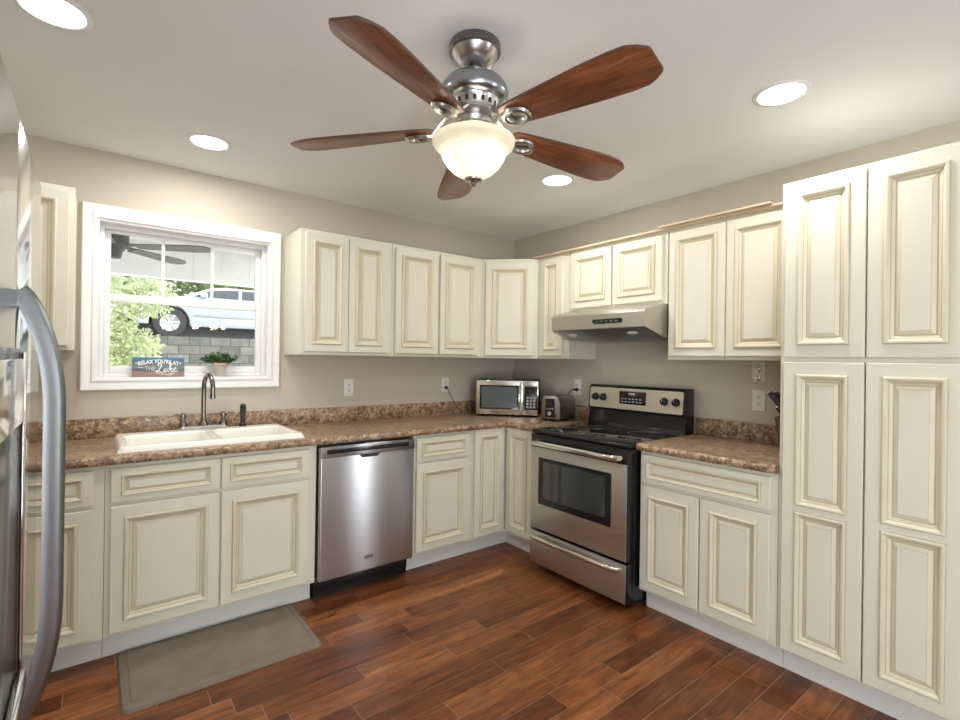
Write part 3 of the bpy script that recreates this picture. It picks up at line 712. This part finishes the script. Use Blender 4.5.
# ------------------------------------------------------------------ sign and plant on the window sill
sg = thing('lake_sign', 'small printed lake sign leaning on the window sill', 'sign', loc=(-2.680, .030, WZ0+.005))
sw, sh = .250, .110; tilt = R(-4)
def m_sign():
    m = mat('sign_print', (.2, .3, .4), .55); t = nd(m, 'ShaderNodeTexCoord'); s = nd(m, 'ShaderNodeSeparateXYZ'); ln(m, t.outputs['Object'], s.inputs[0])
    n = noise(m, coords(m, (9, 9, 40)), 3, 4); a = nd(m, 'ShaderNodeMath'); a.operation = 'MULTIPLY_ADD'; a.inputs[1].default_value = .035; ln(m, n.outputs[0], a.inputs[0]); ln(m, s.outputs[2], a.inputs[2])
    mr = nd(m, 'ShaderNodeMapRange'); mr.inputs[1].default_value = .017; mr.inputs[2].default_value = .127; ln(m, a.outputs[0], mr.inputs[0])
    r_ = ramp(m, mr.outputs[0], [(0, (.30, .20, .16)), (.22, (.38, .26, .22)), (.36, (.10, .10, .11)), (.46, (.16, .26, .32)), (.62, (.20, .20, .20)), (.75, (.07, .16, .24)), (1, (.06, .20, .33))])
    ln(m, r_.outputs[0], bsdf(m).inputs['Base Color']); return m
b = MB(); b.box(-sw/2, sw/2, -.006, .006, 0, sh, .0015); bd = b.build('board', m_sign(), sg, rot=(tilt, 0, 0))
def text_mesh(body, size, x, z, shear=0, bold=0., arch=0., width=None):
    cu = bpy.data.curves.new('text', 'FONT'); cu.body = body; cu.size = size; cu.align_x = 'CENTER'; cu.shear = shear; cu.offset = bold; cu.extrude = .0004; cu.resolution_u = 4
    to = bpy.data.objects.new('text', cu); COL.objects.link(to); bpy.context.view_layer.update()
    me = bpy.data.meshes.new_from_object(to.evaluated_get(bpy.context.evaluated_depsgraph_get()))
    bpy.data.objects.remove(to); bm = bmesh.new(); bm.from_mesh(me); bpy.data.meshes.remove(me)
    xs = [v.co.x for v in bm.verts]; k = width/(max(xs)-min(xs)) if width else 1; c0 = (max(xs)+min(xs))/2
    for v in bm.verts:
        px = (v.co.x-c0)*k; v.co = Vector((x+px, -.0068-v.co.z, z+v.co.y-arch*px*px))
    return bm
white = mat('sign_white', (.88, .88, .85), .6); pale = mat('sign_grey', (.55, .53, .50), .6)
b = MB(); b.merge(text_mesh("RELAX YOU'RE AT", .030, 0, .078, bold=.0011, arch=1.5, width=.196)); b.build('lettering', white, bd)
b = MB(); b.merge(text_mesh("THE", .033, -.042, .036, bold=.0008, width=.050)); b.build('lettering', pale, bd)
def stroke(mb, pts, wd):
    P = [Vector(p) for p in pts]; S = []
    for i in range(len(P)-1):
        p0, p1, p2, p3 = P[max(i-1, 0)], P[i], P[i+1], P[min(i+2, len(P)-1)]
        for k in range(7):
            t = k/7; S.append(.5*((2*p1)+(p2-p0)*t+(2*p0-5*p1+4*p2-p3)*t*t+(3*p1-p0-3*p2+p3)*t**3))
    S.append(P[-1]); n = len(S)
    for i in range(n-1):
        d1 = (S[i+1]-S[max(i-1, 0)]).normalized(); d2 = (S[min(i+2, n-1)]-S[i]).normalized()
        n1 = Vector((-d1.y, d1.x)); n2 = Vector((-d2.y, d2.x)); ww = lambda j: wd*(.55+.45*math.sin(PI*j/(n-1))) * .5
        q = [S[i]-n1*ww(i), S[i+1]-n2*ww(i+1), S[i+1]+n2*ww(i+1), S[i]+n1*ww(i)]
        mb.face([(v.x, -.0075, v.y) for v in q])
b = MB()
stroke(b, [(.004, .060), (-.004, .066), (-.002, .074), (.010, .074), (.012, .066), (.006, .050), (-.002, .034), (-.010, .027), (-.014, .032), (-.004, .034), (.010, .025), (.022, .022)], .006)   # L
stroke(b, [(.038, .046), (.030, .047), (.024, .036), (.028, .028), (.036, .034), (.041, .047), (.038, .032), (.046, .031)], .0055)   # a
stroke(b, [(.046, .030), (.054, .052), (.061, .074), (.056, .072), (.051, .048), (.047, .028)], .0055); stroke(b, [(.050, .038), (.059, .049), (.064, .047), (.057, .039), (.062, .030), (.070, .032)], .005)  # k
stroke(b, [(.068, .034), (.080, .041), (.083, .049), (.077, .051), (.072, .040), (.076, .030), (.086, .031), (.094, .040)], .0055)  # e
b.build('lettering', white, bd); b = MB()
stroke(b, [(-.012, .020), (.02, .014), (.05, .016), (.072, .022), (.060, .012), (.040, .009)], .003)
b.build('flourish', white, bd)
b = MB(); stroke(b, [(-.100, .052), (-.085, .053), (-.074, .051)], .004); b.build('ornament', white, bd)
for s in (-1, 1):
    b = MB(); stroke(b, [(s*.112, .080), (s*.107, .076), (s*.104, .072)], .004); stroke(b, [(s*.108, .084), (s*.102, .080), (s*.099, .074)], .003)
    b.build('ornament', white, bd)

pl = thing('potted_plant', 'small leafy plant in a grey pot on the window sill', 'plant', loc=(-2.368, .022, WZ0+.005))
MB().lathe([(0, .0003), (.024, .0003), (.026, .004), (.040, .076), (.040, .082), (.036, .082), (.030, .06), (0, .06)], 24).build('pot', 'pot', pl)
MB().lathe([(.0390, .066), (.0425, .068), (.0430, .080), (.0415, .083), (.037, .083)], 24).build('rim_wrap', 'twine', pl)
MB().lathe([(0, .066), (.0315, .066)], 20).build('soil', 'soil', pl)
def leaf(mb, p, d, size, wid=.42, mi=0):
    d = d.normalized(); up = Vector((random.uniform(-1, 1), random.uniform(-1, 1), random.uniform(-.2, 1))); s = d.cross(up).normalized(); n = s.cross(d)
    a = p; m1 = p+d*size*.45; e = p+d*size
    mb.face([a, m1+s*size*wid*.5+n*size*.06, e, m1-s*size*wid*.5+n*size*.06], mi)
b = MB(); rs = random.Random(3)
st = MB()
for k in range(60):
    a = rs.uniform(0, 2*PI); r = rs.uniform(.01, .092); tip = Vector((r*1.15*math.cos(a), .55*r*math.sin(a), .082+.062*(1-(r/.115)**2)*rs.uniform(.4, 1.15)))
    base = Vector((.012*math.cos(a), .012*math.sin(a), .066)); st.tube([base, (base+tip)/2+Vector((0, 0, .012)), tip], .0011, 5)
    for q in range(9):
        p = base.lerp(tip, rs.uniform(.45, 1)); leaf(b, p, Vector((math.cos(a+rs.uniform(-1.2, 1.2)), math.sin(a+rs.uniform(-1.2, 1.2))*.7, rs.uniform(-.3, .7))), rs.uniform(.016, .028))
b.build('foliage', 'leaf', pl); st.build('stems', 'leaf', pl)

# ------------------------------------------------------------------ ceiling fan
FX, FY = -1.955, -1.950
cf = thing('ceiling_fan', 'five-blade cherry wood ceiling fan with nickel motor and lit glass bowl', 'ceiling fan', loc=(FX, FY, CEIL))
Z = lambda z: z-CEIL
MB().lathe([(0, Z(2.4355)), (.086, Z(2.4355)), (.089, Z(2.43)), (.089, Z(2.408)), (.084, Z(2.403))], 40).build('canopy_ring', 'nickel_dark', cf)
MB().lathe([(.082, Z(2.404)), (.072, Z(2.386)), (.052, Z(2.366)), (.036, Z(2.358)), (.0, Z(2.357))], 40).build('canopy', 'nickel', cf)
MB().lathe([(.024, Z(2.357)), (.030, Z(2.350)), (.024, Z(2.342)), (.017, Z(2.338)), (.017, Z(2.322))], 24).build('downrod', 'nickel_dark', cf)
b = MB(); b.lathe([(0, Z(2.338)), (.030, Z(2.338)), (.040, Z(2.331)), (.075, Z(2.320)), (.101, Z(2.302)), (.114, Z(2.282)), (.117, Z(2.265)), (.114, Z(2.250)), (.106, Z(2.240)), (.090, Z(2.234))], 48); mh = b.build('motor_housing', 'nickel_blue', cf)
b = MB(); b.lathe([(.091, Z(2.2345)), (.088, Z(2.230)), (.083, Z(2.200)), (.090, Z(2.196)), (.090, Z(2.188)), (.066, Z(2.182)), (0, Z(2.182))], 48); b.build('vent_ring', 'nickel', mh)
b = MB()
for k in range(20):
    mt = Matrix.Rotation(2*PI*k/20, 4, 'Z'); b.box(.0845, .0868, -.005, .005, Z(2.207), Z(2.222), mtx=mt)
b.build('vent_slots', 'slot', mh)
MB().lathe([(.060, Z(2.184)), (.062, Z(2.172)), (.056, Z(2.160)), (.070, Z(2.152)), (.074, Z(2.142)), (.066, Z(2.134)), (.0, Z(2.134))], 36).build('light_fitter', 'nickel', cf)
b = MB(); b.lathe([(.139, Z(2.108)), (.1425, Z(2.104)), (.142, Z(2.096)), (.137, Z(2.086)), (.122, Z(2.074)), (.114, Z(2.066)), (.107, Z(2.044)), (.091, Z(2.019)), (.068, Z(1.997)), (.042, Z(1.983)), (.012, Z(1.978)),
                   (.012, Z(1.981)), (.040, Z(1.986)), (.065, Z(2.000)), (.088, Z(2.022)), (.104, Z(2.046)), (.111, Z(2.068)), (.119, Z(2.077)), (.134, Z(2.089)), (.139, Z(2.097)), (.139, Z(2.108))], 56); b.build('glass_bowl', 'bowl', cf)
MB().lathe([(.0, Z(1.984)), (.032, Z(1.9755)), (.030, Z(1.970)), (.014, Z(1.965)), (.010, Z(1.960)), (.012, Z(1.956)), (.006, Z(1.950)), (0, Z(1.949))], 24).build('finial', 'nickel', cf)
for k in range(3):
    a = 2*PI*k/3+.4; MB().lathe([(0, -.03), (.018, -.024), (.024, -.006), (.018, .012), (.010, .024), (.010, .030), (0, .030)], 16, (.060*math.cos(a), .060*math.sin(a), Z(2.085))).build('bulb', 'bulb', cf)
# one blade with its iron, then four copies
def blade_outline():
    up = [(.140, .030), (.150, .044), (.19, .052), (.27, .060), (.38, .069), (.48, .076), (.555, .0785), (.600, .076), (.628, .063), (.649, .046), (.653, .040)]
    return [(x, -y) for x, y in up] + [(x, y) for x, y in reversed(up)]
b = MB(); b.prism(blade_outline(), -.004, .004, bev=.0015)
b.bm.faces.ensure_lookup_table(); b.bm.normal_update()
for f in b.bm.faces: f.material_index = 0 if abs(f.normal.z) > .8 else 1
bl = b.build('blade', ['blade', 'blade_edge'], cf)
ir = MB(); ir.tube([(.060, 0, .052), (.095, .0, .040), (.122, 0, .016), (.145, 0, -.008), (.170, 0, -.014)], [.014, .015, .013, .013, .014], 10, sx=.55, sy=1.5, up=(0, 0, 1))
n_ = 28
ring = [(.194+.041*math.cos(2*PI*k/n_), .029*math.sin(2*PI*k/n_), -.0135) for k in range(n_+1)]; ir.tube(ring, .011, 8, sx=.9, sy=1.0, caps=False, up=(0, 0, 1))
ir.prism([(.165, -.022), (.225, -.022), (.225, .022), (.165, .022)], -.0085, -.0045)
iron = ir.build('blade_iron', 'nickel', bl)
bl.rotation_mode = 'XYZ'
for k in range(5):
    o = bl if k == 0 else copy_tree(bl, cf)
    o.location = (0, 0, Z(2.150)); o.rotation_euler = (R(-12), R(2.8), R(-154.4+72*k))
for k in range(3):
    a = 2*PI*k/3+.4; pl_ = bpy.data.lights.new('fan_bulb_light', 'POINT'); pl_.energy = .62; pl_.color = (1, .96, .89); pl_.shadow_soft_size = .04
    o = bpy.data.objects.new('fan_bulb_light', pl_); COL.objects.link(o); o.parent = cf; o.location = (.075*math.cos(a), .075*math.sin(a), Z(2.045))

# ------------------------------------------------------------------ recessed lights
def downlight(label, x, y):
    o = thing('recessed_light', label, 'ceiling light', (x, y, CEIL), group='recessed ceiling lights')
    MB().lathe([(.082, -.0006), (.100, -.0006), (.1005, -.003), (.096, -.006), (.084, -.0065), (.082, -.004)], 40).build('trim_ring', 'white', o)
    MB().lathe([(0, -.0008), (.0815, -.0008), (.0815, -.0030), (0, -.0035)], 40).build('lens', 'lens', o)
    l = bpy.data.lights.new('recessed_lamp', 'AREA'); l.shape = 'DISK'; l.size = .16; l.energy = 8; l.color = (1, .975, .94)
    a = bpy.data.objects.new('recessed_lamp', l); COL.objects.link(a); a.parent = o; a.location = (0, 0, -.008)
downlight('round lit recessed light in the upper left corner, nearest the refrigerator', -3.087, -1.248)
downlight('round lit recessed light in the ceiling near the window', -2.525, -.492)
downlight('round lit recessed light in the ceiling near the pantry cabinet', -.827, -2.490)
downlight('round lit recessed light seen just under the right fan blade, near the hood', -.810, -1.265)

# ------------------------------------------------------------------ chandelier behind the camera (its lit bulbs reflect in the window glass)
ch = thing('chandelier', 'small lit chandelier seen only as a bright reflection in the window glass', 'chandelier', (-1.63, -4.80, CEIL))
MB().lathe([(0, -.0006), (.06, -.0006), (.055, -.02), (.012, -.03), (.012, -.63), (.03, -.66), (.02, -.73), (0, -.74)], 20).build('stem', 'nickel_dark', ch)
for k in range(5):
    a = 2*PI*k/5; d = Vector((math.cos(a), math.sin(a), 0))
    b = MB(); b.tube([Vector((0, 0, -.69))+d*.02, Vector((0, 0, -.75))+d*.10, Vector((0, 0, -.73))+d*.18, Vector((0, 0, -.68))+d*.20], .008, 8); am = b.build('arm', 'nickel_dark', ch)
    MB().lathe([(0, 0), (.022, .005), (.034, .03), (.034, .05), (.018, .075), (0, .085)], 16, tuple(Vector((0, 0, -.68))+d*.20)).build('bulb', 'bulb_bright', am)
# ------------------------------------------------------------------ refrigerator
fr = thing('refrigerator', 'polished stainless refrigerator at the left edge with a curved bar handle', 'refrigerator', loc=(-3.45, -2.245, 0))
XF = .380; yf0, yf1, gy = -.437, .405, -.015      # local: front faces +x
b = MB(); b.box(-.40, XF-.062, yf0, yf1, .02, 1.713, .006); b.build('body', 'steel_dark', fr)
b = MB(); b.box(XF-.060, XF, gy+.003, yf1, .70, 1.725, .004); rd = b.build('door', 'fridge', fr)
b = MB(); b.box(XF-.060, XF, yf0, gy-.003, .70, 1.725, .004); ld = b.build('door', 'fridge', fr)
b = MB(); b.box(XF-.060, XF, yf0, yf1, .06, .692, .006); fz = b.build('freezer_drawer', 'fridge', fr)
def fhandle(y, z0, z1, par):
    # bowed bar: rises off the door in an arc, runs straight, returns
    P = []; n = 12; so = .046
    for k in range(n+1):
        t = k/n; P.append((so*math.sin(t*PI/2)**.9, z1-.19*t**1.25))
    Q = [(so, z1-.19-(z1-z0-.38)*k/6) for k in range(1, 6)]
    B_ = [(a, z0+(z1-c)) for a, c in reversed(P)]
    pts = P+Q+B_; b = MB(); hw_ = .014
    prev = None
    for i, (dx, z) in enumerate(pts):
        a = pts[max(i-1, 0)]; c = pts[min(i+1, len(pts)-1)]; t = Vector((c[0]-a[0], c[1]-a[1])).normalized(); nn = Vector((-t.y, t.x)) if t.y < 0 else Vector((t.y, -t.x))
        nn = Vector((abs(nn.x), nn.y if nn.x > 0 else -nn.y)); th = .014
        o_ = Vector((XF+dx, z)); prof = [(-hw_, -th), (-hw_, th*.5), (-hw_*.5, th), (hw_*.5, th), (hw_, th*.5), (hw_, -th)]
        rg_ = [b.bm.verts.new((o_.x+nn.x*q, y+p, o_.y+nn.y*q)) for p, q in prof]
        if prev:
            for k in range(len(rg_)): f = b.bm.faces.new([prev[k], prev[(k+1) % 6], rg_[(k+1) % 6], rg_[k]]); f.smooth = True
        else: b.bm.faces.new(rg_)
        prev = rg_
    b.bm.faces.new(prev); bmesh.ops.recalc_face_normals(b.bm, faces=b.bm.faces); b.build('handle', 'handle_steel', par, sharp=50)
fhandle(gy+.030, .76, 1.452, rd)
b = MB(); b.box(XF+.0005, XF+.010, gy-.30, gy-.028, .84, 1.36, .003); dsb = b.build('dispenser', 'black', ld)
b = MB(); b.box(XF+.0102, XF+.0135, gy-.285, gy-.040, 1.25, 1.345, .002); b.build('control_panel', 'chrome', dsb)
b = MB(); b.box(XF+.0102, XF+.016, gy-.040, gy-.030, .845, 1.355, .002); b.build('bezel', 'chrome', dsb)
b = MB(); b.box(XF+.0102, XF+.022, gy-.27, gy-.050, .86, .885, .003); b.build('drip_tray', 'chrome', dsb)

# ------------------------------------------------------------------ outside the window
structure('ground_bounce', MB().box(-8, 6, .145, 8.2, -.15, -.12), mat('bounce_slab_pale', (.80, .78, .74), .8))  # pale slab out of view, added to bounce light onto the porch
structure('ground', MB().box(-14, 14, .2, 9.5, -.35, -.15), varied('lawn', (.05, .09, .02), (.09, .13, .04), 3, rough=.9))
pc = mat('porch_white', (.90, .89, .86), .6)
b = MB(); b.box(-5, -1.0, .145, 3.0, 2.56, 2.60)
for k in range(24): b.box(-5, -1.0, .2+k*.12, .206+k*.12, 2.555, 2.56)
structure('ceiling_porch', b, pc)
b = MB(); b.box(-5, -1.0, 3.0, 3.16, 2.20, 2.60)
for k in range(14): b.box(-5+k*.29, -4.99+k*.29, 2.992, 3.0, 2.26, 2.555)
b.box(-5, -1.0, 2.985, 3.0, 2.20, 2.255); structure('trim_1', b, pc)
structure('wall_retaining', MB().box(-14, 14, 9.5, 9.9, -.15, 1.80), M['wall'])
def m_block():
    m = mat('retaining_block', (.3, .3, .28), .9); br = nd(m, 'ShaderNodeTexBrick'); t = nd(m, 'ShaderNodeTexCoord'); mp = nd(m, 'ShaderNodeMapping'); mp.inputs['Rotation'].default_value = (PI/2, 0, 0)
    ln(m, t.outputs['Object'], mp.inputs[0]); ln(m, mp.outputs[0], br.inputs[0]); br.inputs['Scale'].default_value = 1
    br.inputs['Brick Width'].default_value = .42; br.inputs['Row Height'].default_value = .2; br.inputs['Mortar Size'].default_value = .012
    br.inputs['Color1'].default_value = (.13, .13, .115, 1); br.inputs['Color2'].default_value = (.23, .225, .20, 1); br.inputs['Mortar'].default_value = (.08, .08, .072, 1)
    n = noise(m, coords(m), 6, 4); rp = ramp(m, n.outputs[0], [(.3, (.7, .7, .7)), (.7, (1.1, 1.1, 1.1))]); ln(m, mixc(m, 1, br.outputs[0], rp.outputs[0], 'MULTIPLY'), bsdf(m).inputs['Base Color']); return m
bpy.data.objects['wall_retaining'].data.materials[0] = m_block()
structure('ground_upper', MB().box(-16, 16, 9.9, 30, 1.55, 1.80), mat('drive', (.30, .29, .27), .9))

car = thing('parked_car', 'pale silver car parked on the raised drive beyond the window', 'car', loc=(-1.55, 11.3, 1.80))
# side profile, nose to the left (-x); wheel arches cut in
def arc(cx, r, a0, a1, n=10): return [(cx+r*math.cos(R(a0+(a1-a0)*k/n)), .36+r*math.sin(R(a0+(a1-a0)*k/n))) for k in range(n+1)]
side = [(-.95, .32), (-.98, .55), (-.93, .78), (-.80, .88), (-.35, .95), (.32, 1.00), (3.30, 1.00), (3.62, .95), (3.66, .40), (3.55, .30)] + arc(2.75, .42, -8, 188) + [(2.30, .28), (.45, .28)] + arc(0, .42, -8, 188) + [(-.45, .30)]
mcar = mat('car_paint', (.55, .58, .60), .25, .3)
b = MB(); b.prism(side, -.85, .85, axis='y', bev=.02); bo = b.build('body', mcar, car)
b = MB(); b.prism([(.25, 1.005), (.85, 1.26), (1.15, 1.31), (2.3, 1.31), (2.6, 1.26), (3.2, 1.005)], -.72, .72, axis='y', bev=.03); cb = b.build('cabin', mcar, car)
mg = mat('car_glass', (.03, .04, .045), .06, spec=.7)
for q in ([(.52, 1.03), (.92, 1.22), (1.52, 1.26), (1.52, 1.03)], [(1.60, 1.03), (1.60, 1.26), (2.25, 1.26), (2.5, 1.21), (2.8, 1.03)]):
    b = MB(); b.prism(q, -.728, -.7205, axis='y'); b.build('side_window', mg, cb)
b = MB(); b.box(-.85, 3.5, -.70, .70, .02, .295); b.build('underbody_shade', 'rubber', car)  # dark box painting the shade beneath the car
b = MB(); b.box(.62, .78, -.98, -.86, 1.00, 1.10, .02); b.build('mirror', mcar, bo)
b = MB(); b.box(.30, .46, -.858, -.8505, .86, .90); b.build('badge', mat('car_badge', (.05, .08, .2), .4), bo)
b = MB(); b.box(.5, 2.3, -.862, -.8505, .52, .58, .004); b.build('side_moulding', mat('moulding', (.32, .33, .34), .5), bo)
for x in (0, 2.75):
    for y in (-.78, .78):
        b = MB(); mt = Matrix.Translation((x, y, .355)) @ Matrix.Rotation(PI/2, 4, 'X')
        b.lathe([(.2, -.10), (.33, -.10), (.353, -.07), (.353, .07), (.33, .10), (.2, .10)], 32, mtx=mt); wh = b.build('wheel', 'rubber', car)
        b = MB(); sgn = 1
        b.lathe([(.215, -.101), (.215, .101), (.19, .085), (.06, .07), (.05, .098), (0, .098)], 28, mtx=mt)
        for k in range(6): b.box(.04, .20, -.022, .022, .085, .103, .004, mtx=mt @ Matrix.Rotation(2*PI*k/6, 4, 'Z'))
        b.build('rim', mat('rim', (.6, .6, .6), .3, .8), wh)

def m_leaf(name, c1, c2):
    m = varied(name, c1, c2, 2.5, rough=.5); nt = m.node_tree; tl = nt.nodes.new('ShaderNodeBsdfTranslucent'); tl.inputs[0].default_value = (c2[0]*1.6, c2[1]*1.5, c2[2], 1)
    mx = nt.nodes.new('ShaderNodeMixShader'); mx.inputs[0].default_value = .4; nt.links.new(bsdf(m).outputs[0], mx.inputs[1]); nt.links.new(tl.outputs[0], mx.inputs[2]); nt.links.new(mx.outputs[0], nt.nodes['Material Output'].inputs[0]); return m
LA = m_leaf('tree_leaf', (.11, .17, .06), (.28, .38, .15)); LB = m_leaf('pale_leaf', (.28, .35, .21), (.58, .63, .50)); BK = varied('bark', (.07, .05, .035), (.12, .09, .06), 12, rough=.9)
def tree(label, x, y, z, h, blobs, lm, n, size, seed):
    rs = random.Random(seed); t = thing('tree', label, 'tree', (x, y, z), group='trees beyond the window')
    b = MB(); b.tube([(0, 0, 0), (.08, .05, h*.3), (-.05, 0, h*.62), (0, 0, h*.9)], [.13, .10, .07, .03], 9)
    for bx, by, bz, br in blobs: b.tube([(0, 0, h*.35), (bx*.5, by*.5, (bz+h*.4)/2), (bx, by, bz)], [.06, .04, .015], 6)
    b.build('trunk', BK, t)
    b = MB(); tot = sum(q[3]**2 for q in blobs)
    for bx, by, bz, br in blobs:
        for k in range(int(n*br*br/tot)):
            d = Vector((rs.gauss(0, 1), rs.gauss(0, 1), rs.gauss(0, 1))).normalized(); rr_ = br*rs.uniform(.35, 1.05)
            p = Vector((bx, by, bz))+d*rr_; dd_ = (d+Vector((rs.uniform(-1, 1), rs.uniform(-1, 1), rs.uniform(-1, .4)))).normalized()
            s_ = dd_.cross(Vector((rs.uniform(-1, 1), rs.uniform(-1, 1), rs.uniform(-1, 1)))).normalized(); sz = size*rs.uniform(.7, 1.3)
            b.face([p, p+dd_*sz*.5+s_*sz*.3, p+dd_*sz, p+dd_*sz*.5-s_*sz*.3])
    b.build('foliage', lm, t)
tree('pale leafy tree close outside the left half of the window', -3.15, 6.2, -.15, 2.9, [(.3, 0, 2.35, .55), (-.3, .1, 2.6, .6), (.15, -.1, 1.75, .50), (.72, .1, 1.6, .34), (-.3, 0, 1.3, .45), (.25, 0, 1.25, .36), (.9, .1, 2.5, .36)], LB, 11000, .075, 1)
tree('dark green tree behind the car, centre of the window view', -1.1, 15, 1.8, 4.2, [(0, 0, 2.8, 1.5), (1.4, 0, 2.6, 1.2), (-1.5, 0, 2.7, 1.3), (.3, 0, 4.0, 1.4), (-2.6, .2, 2.5, 1.2)], LA, 11000, .20, 2)
tree('green tree behind the car at the right side of the window view', 2.9, 20, 1.8, 4.2, [(0, 0, 2.7, 1.4), (-1.2, 0, 3.4, 1.2), (1.3, 0, 3.0, 1.3), (.2, 0, 4.2, 1.3)], LA, 8000, .22, 4)
tree('pale green tree far beyond the left part of the window', -4.6, 20.5, 1.8, 4.5, [(0, 0, 2.6, 1.7), (1.3, 0, 3.2, 1.3), (-1.4, 0, 3.2, 1.4), (.2, 0, 4.4, 1.5)], LB, 8000, .22, 5)

pf = thing('porch_fan', 'dark weathered ceiling fan on the porch seen through the upper window', 'ceiling fan', loc=(-2.85, 1.78, 2.56))
mp_ = mat('porch_fan_metal', (.10, .095, .085), .5, .4); mpb = varied('porch_blade', (.13, .12, .10), (.18, .165, .14), 8, (1, 6, 1), rough=.6)
b = MB(); b.lathe([(0, -.001), (.07, -.001), (.065, -.04), (.02, -.06), (.02, -.16), (.07, -.17), (.105, -.21), (.105, -.28), (.08, -.32), (.06, -.35), (.05, -.40), (0, -.41)], 28); b.build('motor', mp_, pf)
b = MB(); b.prism([(.17, -.045), (.60, -.072), (.72, -.06), (.76, -.02), (.76, .02), (.72, .06), (.60, .072), (.17, .045)], -.005, .005); pb = b.build('blade', mpb, pf)
b = MB(); b.box(.10, .26, -.025, .025, .0055, .014, .002); b.build('blade_iron', mp_, pb)
for k in range(5):
    o = pb if k == 0 else copy_tree(pb, pf); o.location = (0, 0, -.30); o.rotation_euler = (R(-10), 0, R(-30+72*k))
